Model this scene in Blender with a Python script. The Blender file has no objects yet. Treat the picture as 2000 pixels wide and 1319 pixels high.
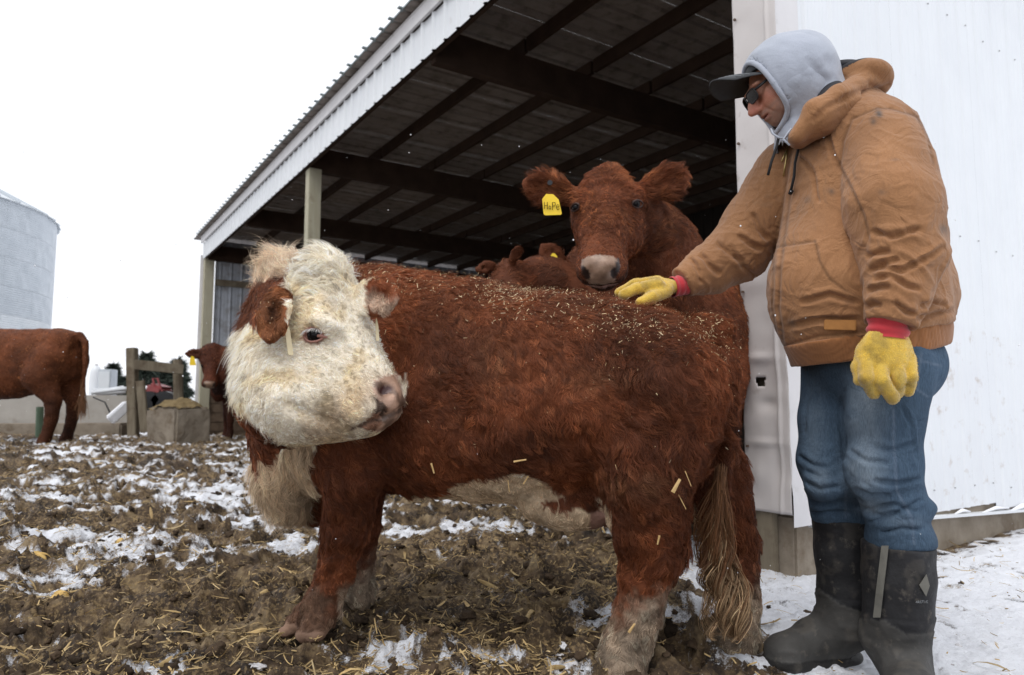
import bpy, bmesh, math, random
import numpy as np
from mathutils import Vector, Matrix, kdtree

random.seed(7)
RNG = np.random.default_rng(7)
R = math.radians
scene = bpy.context.scene
COL = scene.collection

# ------------------------------------------------------------------ camera, sky, sun, exposure
CAM_H = 0.80
PITCH = math.atan(130.5 / 1400.0)
FPX = 1400.0                       # focal length in pixels of a 2000 pixel wide frame
cam_data = bpy.data.cameras.new("camera")
cam_data.sensor_width = 36.0
cam_data.lens = 36.0 * FPX / 2000.0
cam_data.clip_start = 0.05
cam_data.clip_end = 2000.0
cam_data.dof.use_dof = True
cam_data.dof.focus_distance = 2.15
cam_data.dof.aperture_fstop = 4.0
cam = bpy.data.objects.new("camera", cam_data)
COL.objects.link(cam)
cam.location = (0, 0, CAM_H)
cam.rotation_euler = (math.pi / 2 + PITCH, 0, 0)
scene.camera = cam

SUN_EL, SUN_AZ = 60.0, 205.0       # overcast: a broad soft sun behind the camera, to its left
world = bpy.data.worlds.new("World")
scene.world = world
world.use_nodes = True
wn = world.node_tree.nodes
wl = world.node_tree.links
wn.clear()
sky = wn.new("ShaderNodeTexSky")
sky.sky_type = 'NISHITA'
sky.sun_disc = False
sky.sun_elevation = R(SUN_EL)
sky.sun_rotation = R(SUN_AZ)
sky.dust_density = 4.0
cloud = wn.new("ShaderNodeMixRGB")
cloud.inputs[0].default_value = 0.93            # closed cloud cover
cloud.inputs[2].default_value = (10.3, 10.5, 11.0, 1)
bg = wn.new("ShaderNodeBackground")
bg.inputs[1].default_value = 0.10
wo = wn.new("ShaderNodeOutputWorld")
wl.new(sky.outputs[0], cloud.inputs[1])
wl.new(cloud.outputs[0], bg.inputs[0])
wl.new(bg.outputs[0], wo.inputs[0])

sun_data = bpy.data.lights.new("sun", 'SUN')
sun_data.energy = 1.3
sun_data.angle = R(35)
sun_data.color = (1.0, 0.97, 0.93)
sun = bpy.data.objects.new("sun", sun_data)
COL.objects.link(sun)
_az = R(SUN_AZ)
_sd = Vector((math.sin(_az) * math.cos(R(SUN_EL)), math.cos(_az) * math.cos(R(SUN_EL)), math.sin(R(SUN_EL))))
sun.rotation_euler = (-_sd).to_track_quat('-Z', 'Y').to_euler()
sun.location = (0, 0, 30)

scene.view_settings.view_transform = 'Standard'
scene.view_settings.look = 'None'
scene.view_settings.exposure = 0.28
scene.view_settings.gamma = 1.0
scene.view_settings.use_curve_mapping = False
scene.render.engine = 'CYCLES'
scene.cycles.use_denoising = True
scene.cycles.max_bounces = 6
scene.cycles.diffuse_bounces = 4
scene.cycles.glossy_bounces = 2
scene.cycles.transmission_bounces = 2
scene.cycles_curves.shape = 'RIBBONS'
scene.cycles_curves.subdivisions = 2

# ------------------------------------------------------------------ helpers: pixel <-> place
CP, SP = math.cos(PITCH), math.sin(PITCH)

def at(px, py, Y):
    """the point of the place seen at photograph pixel (px, py), Y metres in front of the camera"""
    u = (px - 1000.0) / FPX
    v = (659.5 - py) / FPX
    dy = CP - v * SP
    dz = SP + v * CP
    t = Y / dy
    return np.array([u * t, Y, CAM_H + dz * t])

def proj(p):
    p = np.asarray(p, float)
    d = p - np.array([0, 0, CAM_H])
    zc = d[..., 1] * CP + d[..., 2] * SP
    yc = -d[..., 1] * SP + d[..., 2] * CP
    return np.stack([1000 + FPX * d[..., 0] / zc, 659.5 - FPX * yc / zc], -1)

def unit(v):
    v = np.asarray(v, float)
    return v / np.linalg.norm(v)

# ------------------------------------------------------------------ helpers: noise
def _hash(ix, iy, iz, seed):
    h = (ix * 374761393 + iy * 668265263 + iz * 2147483647 + seed * 1274126177) & 0xffffffff
    h = ((h ^ (h >> 13)) * 1274126177) & 0xffffffff
    h = (h ^ (h >> 16))
    return (h & 0xffff).astype(np.float32) / 32767.5 - 1.0

def noise(p, scale=1.0, seed=0):
    """value noise, -1..1, p (...,3)"""
    q = np.asarray(p, np.float64) * scale
    i = np.floor(q).astype(np.int64)
    f = (q - i).astype(np.float32)
    f = f * f * (3 - 2 * f)
    x, y, z = i[..., 0], i[..., 1], i[..., 2]
    fx, fy, fz = f[..., 0], f[..., 1], f[..., 2]
    r = 0
    for a in (0, 1):
        for b in (0, 1):
            for c in (0, 1):
                w = (fx if a else 1 - fx) * (fy if b else 1 - fy) * (fz if c else 1 - fz)
                r = r + w * _hash(x + a, y + b, z + c, seed)
    return r

def fbm(p, scale=1.0, oct=4, seed=0, gain=0.5):
    r, a, s = 0, 1.0, scale
    for k in range(oct):
        r = r + a * noise(p, s, seed + k * 17)
        a *= gain
        s *= 2.03
    return r

def sstep(a, b, x):
    t = np.clip((x - a) / (b - a), 0, 1)
    return t * t * (3 - 2 * t)

# ------------------------------------------------------------------ helpers: objects
def tag(o, label=None, cat=None, group=None, kind=None):
    if label: o["label"] = label
    if cat: o["category"] = cat
    if group: o["group"] = group
    if kind: o["kind"] = kind
    return o

def empty(name, loc=(0, 0, 0)):
    o = bpy.data.objects.new(name, None)
    COL.objects.link(o)
    o.location = loc
    o.empty_display_size = 0.1
    return o

def link(name, me, parent=None, mats=None):
    o = bpy.data.objects.new(name, me)
    COL.objects.link(o)
    if parent is not None:
        o.parent = parent
        if parent.type == 'EMPTY' or any(parent.location):
            pl = Vector(parent.location)
            pp = parent.parent
            while pp is not None:
                pl = pl + Vector(pp.location)
                pp = pp.parent
            o.location = -pl + Vector(o.location)
    if mats is not None:
        for m in (mats if isinstance(mats, (list, tuple)) else [mats]):
            if m.name not in [x.name for x in me.materials if x]:
                me.materials.append(m)
    return o

def np_mesh(name, V, F, smooth=True, col=None, mat_idx=None, cols=None):
    """mesh from numpy arrays; F (n,4) or (n,3) or list of both"""
    me = bpy.data.meshes.new(name)
    V = np.asarray(V, np.float32)
    Fs = F if isinstance(F, list) else [F]
    Fs = [np.asarray(f, np.int32) for f in Fs if len(f)]
    me.vertices.add(len(V))
    me.vertices.foreach_set("co", V.ravel())
    nl = sum(f.size for f in Fs)
    npoly = sum(len(f) for f in Fs)
    me.loops.add(nl)
    me.loops.foreach_set("vertex_index", np.concatenate([f.ravel() for f in Fs]))
    me.polygons.add(npoly)
    tot = np.concatenate([np.full(len(f), f.shape[1], np.int32) for f in Fs])
    start = np.concatenate([[0], np.cumsum(tot)[:-1]]).astype(np.int32)
    me.polygons.foreach_set("loop_start", start)
    me.polygons.foreach_set("loop_total", tot)
    if mat_idx is not None:
        me.polygons.foreach_set("material_index", np.asarray(mat_idx, np.int32))
    me.update(calc_edges=True)
    me.polygons.foreach_set("use_smooth", np.full(npoly, smooth, bool))
    if col is not None:
        a = me.attributes.new("col", 'FLOAT_COLOR', 'POINT')
        c = np.ones((len(V), 4), np.float32)
        c[:, :3] = col
        a.data.foreach_set("color", c.ravel())
    if cols:
        for k, v in cols.items():
            a = me.attributes.new(k, 'FLOAT', 'POINT')
            a.data.foreach_set("value", np.asarray(v, np.float32))
    return me

class MB:
    """collects boxes, bars, prisms; build() links them as one mesh object"""
    def __init__(s):
        s.v, s.f = [], []
    def add(s, V, F):
        o = len(s.v)
        s.v += [tuple(map(float, p)) for p in V]
        s.f += [tuple(i + o for i in f) for f in F]
        return s
    def box(s, c, ax, ay, az):
        """box by centre and three half-axis vectors"""
        c, ax, ay, az = map(lambda q: np.asarray(q, float), (c, ax, ay, az))
        V = [c + i * ax + j * ay + k * az for k in (-1, 1) for j in (-1, 1) for i in (-1, 1)]
        return s.add(V, [(0, 2, 3, 1), (4, 5, 7, 6), (0, 1, 5, 4), (2, 6, 7, 3), (0, 4, 6, 2), (1, 3, 7, 5)])
    def bar(s, a, b, w, h, up=(0, 0, 1)):
        a, b = np.asarray(a, float), np.asarray(b, float)
        d = b - a
        L = np.linalg.norm(d)
        d = d / L
        side = np.cross(d, up)
        side = side / np.linalg.norm(side)
        u = np.cross(side, d)
        return s.box((a + b) / 2, d * L / 2, side * w / 2, u * h / 2)
    def tube(s, pts, rad, n=8, cap=True):
        pts = [np.asarray(p, float) for p in pts]
        rad = rad if hasattr(rad, '__len__') else [rad] * len(pts)
        V, F = [], []
        prev = None
        for i, p in enumerate(pts):
            d = unit(pts[min(i + 1, len(pts) - 1)] - pts[max(i - 1, 0)])
            if prev is None:
                q = np.cross(d, (0, 0, 1)) if abs(d[2]) < .9 else np.cross(d, (1, 0, 0))
            else:
                q = prev - d * np.dot(prev, d)
            q = unit(q)
            prev = q
            w = np.cross(d, q)
            for k in range(n):
                a = 2 * math.pi * k / n
                V.append(p + rad[i] * (math.cos(a) * q + math.sin(a) * w))
        for i in range(len(pts) - 1):
            for k in range(n):
                F.append((i * n + k, i * n + (k + 1) % n, (i + 1) * n + (k + 1) % n, (i + 1) * n + k))
        if cap:
            F.append(tuple(range(n - 1, -1, -1)))
            F.append(tuple((len(pts) - 1) * n + k for k in range(n)))
        return s.add(V, F)
    def mesh(s, name, smooth=False, bevel=0):
        me = bpy.data.meshes.new(name)
        me.from_pydata(s.v, [], s.f)
        if bevel:
            bm = bmesh.new()
            bm.from_mesh(me)
            bmesh.ops.bevel(bm, geom=bm.edges[:], offset=bevel, segments=2, affect='EDGES', clamp_overlap=True)
            bm.to_mesh(me)
            bm.free()
        me.polygons.foreach_set("use_smooth", [smooth] * len(me.polygons))
        me.update()
        return me
    def build(s, name, mat, parent=None, smooth=False, bevel=0):
        return link(name, s.mesh(name, smooth, bevel), parent, mat)

# ------------------------------------------------------------------ helpers: soft bodies from a distance field
class Field:
    def __init__(s, lo, hi, h):
        s.lo, s.h = np.asarray(lo, float), h
        s.n = np.ceil((np.asarray(hi, float) - s.lo) / h).astype(int) + 1
        s.ax = [(s.lo[i] + h * np.arange(s.n[i])).astype(np.float32) for i in range(3)]
        s.d = np.full(tuple(s.n), 9.0, np.float32)
    def _box(s, lo, hi):
        a = np.clip(np.floor((np.asarray(lo) - s.lo) / s.h).astype(int), 0, s.n)
        b = np.clip(np.ceil((np.asarray(hi) - s.lo) / s.h).astype(int) + 1, 0, s.n)
        return tuple(slice(a[i], b[i]) for i in range(3))
    def _pts(s, sl):
        return (s.ax[0][sl[0]][:, None, None], s.ax[1][sl[1]][None, :, None], s.ax[2][sl[2]][None, None, :])
    def put(s, sl, e, k, mode='add'):
        cur = s.d[sl]
        if cur.size == 0:
            return
        if mode == 'sub':
            e = -e
            if k > 0:
                hh = np.clip(0.5 - 0.5 * (cur - e) / k, 0, 1)
                s.d[sl] = cur * (1 - hh) + e * hh + k * hh * (1 - hh)
            else:
                s.d[sl] = np.maximum(cur, e)
            return
        if k > 0:
            hh = np.clip(0.5 + 0.5 * (cur - e) / k, 0, 1)
            s.d[sl] = cur * (1 - hh) + e * hh - k * hh * (1 - hh)
        else:
            s.d[sl] = np.minimum(cur, e)
    def seg(s, a, b, ra, rb, k=0.03, side=None, fa=1.0, fb=1.0, mode='add'):
        """tapered limb a->b; with side given the section is an ellipse, fa/fb = the ratio across / along side"""
        a, b = np.asarray(a, float), np.asarray(b, float)
        m = max(ra, rb) * max(1, fa, fb) + k + 2 * s.h
        sl = s._box(np.minimum(a, b) - m, np.maximum(a, b) + m)
        X, Y, Z = s._pts(sl)
        ab = b - a
        L2 = float(ab @ ab) + 1e-12
        t = np.clip(((X - a[0]) * ab[0] + (Y - a[1]) * ab[1] + (Z - a[2]) * ab[2]) / L2, 0, 1)
        dx, dy, dz = X - (a[0] + t * ab[0]), Y - (a[1] + t * ab[1]), Z - (a[2] + t * ab[2])
        r = ra + (rb - ra) * t
        if side is None:
            e = np.sqrt(dx * dx + dy * dy + dz * dz) - r
        else:
            w = unit(np.asarray(side, float) - unit(ab) * np.dot(unit(ab), side))
            f = fa + (fb - fa) * t
            us = dx * w[0] + dy * w[1] + dz * w[2]
            rest = np.maximum(dx * dx + dy * dy + dz * dz - us * us, 0)
            q = np.sqrt(us * us + rest / (f * f))
            e = (q - r) * np.minimum(f, 1)
        s.put(sl, e, k, mode)
    def tube(s, pts, rad, k=0.03, side=None, flat=None, mode='add'):
        for i in range(len(pts) - 1):
            fa, fb = (flat[i], flat[i + 1]) if flat is not None else (1, 1)
            s.seg(pts[i], pts[i + 1], rad[i], rad[i + 1], k if i == 0 else min(k, 0.02), side, fa, fb, mode)
    def ell(s, c, axes, rad, k=0.03, mode='add'):
        """ellipsoid: axes = 3 unit vectors (rows)"""
        c = np.asarray(c, float)
        m = max(rad) + k + 2 * s.h
        sl = s._box(c - m, c + m)
        X, Y, Z = s._pts(sl)
        dx, dy, dz = X - c[0], Y - c[1], Z - c[2]
        q = 0
        g = 0
        for v, r in zip(axes, rad):
            w = dx * v[0] + dy * v[1] + dz * v[2]
            q = q + (w / r) ** 2
            g = g + (w / (r * r)) ** 2
        q = np.sqrt(q)
        g = np.sqrt(g) + 1e-9
        e = q * (q - 1) / g
        e = np.maximum(e, -min(rad))
        s.put(sl, e.astype(np.float32), k, mode)
    def loft(s, O, a, lat, st, k=0.03):
        """barrel: st rows (along, centre z, half width, half height), O origin, a/lat horizontal unit vectors"""
        st = np.asarray(st, float)
        m = st[:, 2:].max() + k + 2 * s.h
        P = [np.asarray(O) + r[0] * np.asarray(a) + np.array([0, 0, r[1]]) for r in st]
        sl = s._box(np.min(P, 0) - m, np.max(P, 0) + m)
        X, Y, Z = s._pts(sl)
        u = (X - O[0]) * a[0] + (Y - O[1]) * a[1] + 0 * Z
        w = (X - O[0]) * lat[0] + (Y - O[1]) * lat[1]
        uc = np.clip(u, st[0, 0], st[-1, 0])
        # smooth interpolation of the stations
        xs = np.linspace(st[0, 0], st[-1, 0], 200)
        tab = [np.convolve(np.pad(np.interp(xs, st[:, 0], st[:, j]), 12, mode='edge'), np.ones(25) / 25, 'valid') for j in (1, 2, 3)]
        cz, hw, hh = [np.interp(uc, xs, t_).astype(np.float32) for t_ in tab]
        over = u - uc
        mn = np.minimum(hw, hh)
        q = np.sqrt((np.abs(w) / hw) ** 2.3 + (np.abs(Z - O[2] - cz) / hh) ** 2.3 + 1e-9)
        q = q ** (2 / 2.3)
        e = np.where(over == 0, (q - 1) * mn, np.sqrt(np.maximum((q - 1) * mn, -0.02).clip(0) ** 2 + over ** 2) + np.minimum((q - 1) * mn, 0) * 0)
        s.put(sl, e.astype(np.float32), k)
    def cut(s, p, n, k=0.0, box=None):
        """remove everything on the n side of the plane through p"""
        sl = s._box(*box) if box else tuple(slice(0, q) for q in s.n)
        X, Y, Z = s._pts(sl)
        n = unit(n)
        e = (X - p[0]) * n[0] + (Y - p[1]) * n[1] + (Z - p[2]) * n[2]
        s.put(sl, -e, k, 'sub')
    def shell(s, t):
        s.d = np.abs(s.d + t) - t
    def mesh(s, relax=2):
        return nets(s.d, s.lo, s.h, relax)

def nets(d, lo, h, relax=2):
    n = np.array(d.shape)
    ins = d < 0
    c = n - 1
    tot = np.zeros(tuple(c), np.int8)
    for i in (0, 1):
        for j in (0, 1):
            for k in (0, 1):
                tot += ins[i:i + c[0], j:j + c[1], k:k + c[2]]
    act = (tot > 0) & (tot < 8)
    idx = np.full(tuple(c), -1, np.int32)
    cells = np.argwhere(act)
    idx[act] = np.arange(len(cells))
    acc = np.zeros((len(cells), 3), np.float64)
    cnt = np.zeros(len(cells))
    ci, cj, ck = cells.T
    corner = {}
    for i in (0, 1):
        for j in (0, 1):
            for k in (0, 1):
                corner[(i, j, k)] = d[ci + i, cj + j, ck + k]
    for ax in range(3):
        o1, o2 = [q for q in range(3) if q != ax]
        for p in (0, 1):
            for q in (0, 1):
                A = [0, 0, 0]
                A[o1], A[o2] = p, q
                B = list(A)
                B[ax] = 1
                va, vb = corner[tuple(A)], corner[tuple(B)]
                m = (va < 0) != (vb < 0)
                t = va[m] / (va[m] - vb[m])
                pt = np.zeros((m.sum(), 3))
                pt[:, o1], pt[:, o2], pt[:, ax] = p, q, t
                acc[m] += pt
                cnt[m] += 1
    V = (cells + acc / cnt[:, None]) * h + lo
    quads = []
    for ax in range(3):
        o1, o2 = [(1, 2), (2, 0), (0, 1)][ax]
        sa = [slice(None)] * 3
        sb = [slice(None)] * 3
        sa[ax], sb[ax] = slice(0, -1), slice(1, None)
        e = ins[tuple(sa)] != ins[tuple(sb)]
        P = np.argwhere(e)
        ok = (P[:, o1] > 0) & (P[:, o2] > 0) & (P[:, o1] < n[o1] - 1) & (P[:, o2] < n[o2] - 1)
        P = P[ok]
        flip = ins[tuple(P.T)]
        def cell(a, b):
            Q = P.copy()
            Q[:, o1] -= a
            Q[:, o2] -= b
            return idx[tuple(Q.T)]
        q = np.stack([cell(1, 1), cell(0, 1), cell(0, 0), cell(1, 0)], 1)
        q[~flip] = q[~flip][:, ::-1]
        quads.append(q)
    F = np.concatenate(quads)
    for _ in range(relax):
        V = relax_once(V, F, 0.5)
    return V, F

def relax_once(V, F, w=0.5):
    s = np.zeros_like(V)
    c = np.zeros(len(V))
    for i in range(4):
        a, b = F[:, i], F[:, (i + 1) % 4]
        for q in range(3):
            s[:, q] += np.bincount(a, V[b, q], len(V)) + np.bincount(b, V[a, q], len(V))
        c += np.bincount(a, minlength=len(V)) + np.bincount(b, minlength=len(V))
    c = np.maximum(c, 1)
    return V * (1 - w) + w * s / c[:, None]

def vnormals(V, F):
    a, b, c = V[F[:, 0]], V[F[:, 1]], V[F[:, 2]]
    fn = np.cross(b - a, c - a)
    if F.shape[1] == 4:
        fn = fn + np.cross(V[F[:, 2]] - a, V[F[:, 3]] - a)
    N = np.zeros_like(V)
    for i in range(F.shape[1]):
        for q in range(3):
            N[:, q] += np.bincount(F[:, i], fn[:, q], len(V))
    return N / (np.linalg.norm(N, axis=1, keepdims=True) + 1e-12)

def pdist(px, line):
    """pixel distance of points to a polyline, and the fraction along it"""
    line = np.asarray(line, float)
    best = np.full(len(px), 1e9)
    frac = np.zeros(len(px))
    L = np.concatenate([[0], np.cumsum(np.linalg.norm(np.diff(line, axis=0), axis=1))])
    for i in range(len(line) - 1):
        a, b = line[i], line[i + 1]
        ab = b - a
        t = np.clip(((px - a) @ ab) / (ab @ ab + 1e-9), 0, 1)
        dd = np.linalg.norm(px - (a + t[:, None] * ab), axis=1)
        m = dd < best
        best[m] = dd[m]
        frac[m] = ((L[i] + t * np.linalg.norm(ab)) / L[-1])[m]
    return best, frac

def facing(V, N):
    d = np.array([0, 0, CAM_H]) - V
    d = d / np.linalg.norm(d, axis=1, keepdims=True)
    return (N * d).sum(1)

def carve(V, F, lines, face_min=0.05, N=None):
    """folds and seams: (polyline in photograph pixels, width, depth in metres); + depth = groove, - = ridge"""
    N = vnormals(V, F) if N is None else N
    px = proj(V)
    fc = sstep(face_min, face_min + .25, facing(V, N))
    D = np.zeros(len(V))
    for line, w, dep in lines:
        dd, fr = pdist(px, line)
        taper = np.sqrt(np.clip(np.minimum(fr, 1 - fr) * 6, 0, 1)) if abs(dep) > .0035 else 1
        D -= dep * np.exp(-(dd / w) ** 2) * taper
    return V + N * (D * fc)[:, None]
# ------------------------------------------------------------------ materials
def mk(name, col=(.5, .5, .5), col2=None, scale=6.0, detail=5, rough=.7, rough2=None, bump=0.0, bscale=40.0, bdist=.01,
       attr=None, stretch=(1, 1, 1), metal=0.0, spec=.4, contrast=.25, dirt=None, dirt_scale=3.0, dirt_amt=.5,
       dirt_lo=.5, sheen=0.0, coat=0.0, fine=0.0, fine_scale=120.0, crease=0.0, crease_scale=14.0, crease_dist=.01):
    m = bpy.data.materials.new(name)
    m.use_nodes = True
    nt = m.node_tree
    N, L = nt.nodes, nt.links
    b = N["Principled BSDF"]
    tc = N.new("ShaderNodeTexCoord")
    mp = N.new("ShaderNodeMapping")
    mp.inputs["Scale"].default_value = stretch
    L.new(tc.outputs["Object"], mp.inputs["Vector"])
    no = N.new("ShaderNodeTexNoise")
    no.inputs["Scale"].default_value = scale
    no.inputs["Detail"].default_value = detail
    L.new(mp.outputs[0], no.inputs["Vector"])
    rmp = N.new("ShaderNodeMapRange")
    rmp.inputs[1].default_value = .5 - contrast
    rmp.inputs[2].default_value = .5 + contrast
    L.new(no.outputs[0], rmp.inputs[0])
    mix = N.new("ShaderNodeMixRGB")
    if attr:
        at_ = N.new("ShaderNodeAttribute")
        at_.attribute_name = attr
        base = at_.outputs["Color"]
        mul = N.new("ShaderNodeMixRGB")
        mul.blend_type = 'MULTIPLY'
        mul.inputs[0].default_value = 1
        c2 = col2 if col2 else (.7, .7, .7)
        L.new(base, mul.inputs[1])
        mul.inputs[2].default_value = (*c2, 1)
        L.new(base, mix.inputs[1])
        L.new(mul.outputs[0], mix.inputs[2])
    else:
        c2 = col2 if col2 else tuple(c * .75 for c in col)
        mix.inputs[1].default_value = (*col, 1)
        mix.inputs[2].default_value = (*c2, 1)
    L.new(rmp.outputs[0], mix.inputs[0])
    out = mix.outputs[0]
    if fine:
        nf = N.new("ShaderNodeTexNoise")
        nf.inputs["Scale"].default_value = fine_scale
        nf.inputs["Detail"].default_value = 2
        L.new(mp.outputs[0], nf.inputs["Vector"])
        fr = N.new("ShaderNodeMapRange")
        fr.inputs[1].default_value, fr.inputs[2].default_value = .3, .7
        fr.inputs[3].default_value, fr.inputs[4].default_value = 1 - fine, 1 + fine
        L.new(nf.outputs[0], fr.inputs[0])
        mm = N.new("ShaderNodeMixRGB")
        mm.blend_type = 'MULTIPLY'
        mm.inputs[0].default_value = 1
        L.new(out, mm.inputs[1])
        L.new(fr.outputs[0], mm.inputs[2])
        out = mm.outputs[0]
    if dirt:
        nd = N.new("ShaderNodeTexNoise")
        nd.inputs["Scale"].default_value = dirt_scale
        nd.inputs["Detail"].default_value = 8
        nd.inputs["Roughness"].default_value = .65
        L.new(tc.outputs["Object"], nd.inputs["Vector"])
        dr = N.new("ShaderNodeMapRange")
        dr.inputs[1].default_value, dr.inputs[2].default_value = dirt_lo, dirt_lo + .15
        dr.inputs[4].default_value = dirt_amt
        L.new(nd.outputs[0], dr.inputs[0])
        dm = N.new("ShaderNodeMixRGB")
        L.new(dr.outputs[0], dm.inputs[0])
        L.new(out, dm.inputs[1])
        dm.inputs[2].default_value = (*dirt, 1)
        out = dm.outputs[0]
    L.new(out, b.inputs["Base Color"])
    b.inputs["Roughness"].default_value = rough
    if rough2 is not None:
        rr = N.new("ShaderNodeMapRange")
        rr.inputs[1].default_value, rr.inputs[2].default_value = .35, .65
        rr.inputs[3].default_value, rr.inputs[4].default_value = rough, rough2
        L.new(no.outputs[0], rr.inputs[0])
        L.new(rr.outputs[0], b.inputs["Roughness"])
    b.inputs["Metallic"].default_value = metal
    b.inputs["Specular IOR Level"].default_value = spec
    if sheen:
        b.inputs["Sheen Weight"].default_value = sheen
        b.inputs["Sheen Roughness"].default_value = .6
    if coat:
        b.inputs["Coat Weight"].default_value = coat
    if bump:
        nb = N.new("ShaderNodeTexNoise")
        nb.inputs["Scale"].default_value = bscale
        nb.inputs["Detail"].default_value = 4
        L.new(mp.outputs[0], nb.inputs["Vector"])
        bp = N.new("ShaderNodeBump")
        bp.inputs["Strength"].default_value = bump
        bp.inputs["Distance"].default_value = bdist
        L.new(nb.outputs[0], bp.inputs["Height"])
        L.new(bp.outputs[0], b.inputs["Normal"])
        if crease:                                   # crisp cloth creases: a warped ridged noise
            nc = N.new("ShaderNodeTexNoise")
            nc.inputs["Scale"].default_value = crease_scale
            nc.inputs["Detail"].default_value = 3
            nc.inputs["Distortion"].default_value = 1.2
            L.new(tc.outputs["Object"], nc.inputs["Vector"])
            ab = N.new("ShaderNodeMath"); ab.operation = 'SUBTRACT'; ab.inputs[1].default_value = .5
            L.new(nc.outputs[0], ab.inputs[0])
            aa = N.new("ShaderNodeMath"); aa.operation = 'ABSOLUTE'
            L.new(ab.outputs[0], aa.inputs[0])
            b2 = N.new("ShaderNodeBump")
            b2.inputs["Strength"].default_value = crease
            b2.inputs["Distance"].default_value = crease_dist
            L.new(aa.outputs[0], b2.inputs["Height"])
            L.new(b2.outputs[0], bp.inputs["Normal"])
    return m

M_WHITE = mk("white_painted_steel", (.70, .725, .75), (.665, .69, .72), 2.5, rough=.38, rough2=.5, spec=.5, bump=.06, bscale=3, bdist=.02,
             dirt=(.36, .29, .22), dirt_scale=5, dirt_amt=.35, dirt_lo=.66)
M_WHITE_DIRTY = mk("splashed_white_steel", (.70, .725, .75), (.66, .68, .71), 2.5, rough=.45, spec=.5, bump=.06, bscale=3, bdist=.02,
             dirt=(.34, .25, .17), dirt_scale=11, dirt_amt=.5, dirt_lo=.57)
M_PANEL = mk("dented_grey_white_steel", (.56, .53, .52), (.50, .47, .46), 3.0, rough=.42, rough2=.55, spec=.5, bump=.15, bscale=5, bdist=.02,  # greyer than the wall steel: the panel's weaker light is in this colour
             dirt=(.22, .17, .13), dirt_scale=9, dirt_amt=.6, dirt_lo=.60)
M_TRIM = mk("weathered_white_trim", (.66, .65, .66), (.58, .57, .58), 6, rough=.5, dirt=(.3, .27, .24), dirt_scale=12, dirt_amt=.4, dirt_lo=.6)
M_ROOFTOP = mk("green_roof_edge", (.22, .27, .28), (.14, .17, .18), 8, rough=.5)
M_UNDER = mk("dusty_roof_underside", (.30, .27, .25), (.22, .195, .178), 4, rough=.8, stretch=(1, 1, 1), spec=.2, dirt=(.05, .04, .03), dirt_scale=6, dirt_amt=.45)
M_BEAM = mk("dark_aged_timber", (.062, .038, .027), (.035, .022, .016), 5, rough=.85, spec=.15, bump=.3, bscale=25, stretch=(1, 1, 1))
M_WOOD = mk("weathered_wood", (.24, .205, .15), (.15, .125, .09), 7, rough=.85, bump=.5, bscale=30, stretch=(3, 3, .5), spec=.2, dirt=(.09, .06, .04), dirt_scale=5, dirt_amt=.6)
M_POST = mk("treated_pale_post", (.45, .43, .33), (.36, .33, .24), 5, rough=.8, bump=.3, bscale=30, stretch=(4, 4, .4), spec=.2, dirt=(.2, .16, .11), dirt_scale=6, dirt_amt=.5, dirt_lo=.58)
M_BOARD = mk("manure_stained_boards", (.17, .125, .088), (.10, .07, .05), 5, rough=.85, bump=.5, bscale=20, spec=.2, dirt=(.06, .04, .027), dirt_scale=4, dirt_amt=.7)
M_CONC = mk("rough_concrete", (.30, .26, .21), (.20, .165, .125), 7, rough=.9, bump=.6, bscale=30, spec=.2, dirt=(.12, .085, .055), dirt_scale=5, dirt_amt=.7, dirt_lo=.52)
M_CONC_PALE = mk("pale_concrete", (.42, .40, .37), (.34, .32, .29), 5, rough=.9, bump=.3, bscale=30, spec=.2, dirt=(.2, .16, .12), dirt_scale=3, dirt_amt=.7, dirt_lo=.55)
M_GALV = mk("galvanised_steel", (.54, .58, .62), (.46, .50, .54), 3, rough=.42, rough2=.6, metal=.35, spec=.5)
M_GALV_PALE = mk("bright_galvanised_steel", (.66, .69, .72), (.58, .62, .65), 3, rough=.42, rough2=.6, metal=.3, spec=.5)
M_GALV_IN = mk("grey_blue_wall_sheet", (.46, .49, .55), (.38, .41, .46), 5, rough=.5, spec=.4, dirt=(.2, .17, .15), dirt_scale=5, dirt_amt=.5)
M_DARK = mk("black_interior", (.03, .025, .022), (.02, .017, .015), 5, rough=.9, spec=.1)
M_BLACK = mk("black_plastic", (.015, .015, .017), (.01, .01, .012), 20, rough=.35)
M_YELLOW = mk("yellow_tag_plastic", (.86, .62, .02), (.78, .52, .015), 30, rough=.35, spec=.5)
M_CREAM = mk("cream_tag_plastic", (.72, .62, .40), (.62, .52, .32), 30, rough=.4, spec=.5)
M_INK = mk("marker_ink", (.02, .018, .015), rough=.8, spec=.1)
M_RED = mk("red_machine_paint", (.30, .055, .055), (.22, .045, .045), 8, rough=.45, spec=.5)
M_GREENPOST = mk("green_post_paint", (.16, .24, .16), (.11, .17, .11), 9, rough=.6)
M_SNOW = mk("snow", (.86, .87, .90), (.80, .82, .86), 9, rough=.75, bump=.4, bscale=60, spec=.3)
M_SCREW = mk("rusty_screw", (.13, .085, .06), rough=.6)
M_SCREW_PALE = mk("painted_screw", (.42, .42, .43), rough=.5)
M_HAY = mk("wet_hay", (.22, .165, .085), (.12, .085, .045), 20, rough=.95, bump=.8, bscale=60, spec=.1)

# ------------------------------------------------------------------ the ground
def hbase(x, y):
    h = .30 * sstep(.3, 5.2, -x) * (1 - sstep(10.5, 15, y))
    h = h + .03 * sstep(2.2, 5, x)
    return h

def gauss(x, y, cx, cy, sx, sy):
    return np.exp(-((x - cx) / sx) ** 2 - ((y - cy) / sy) ** 2)

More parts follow.
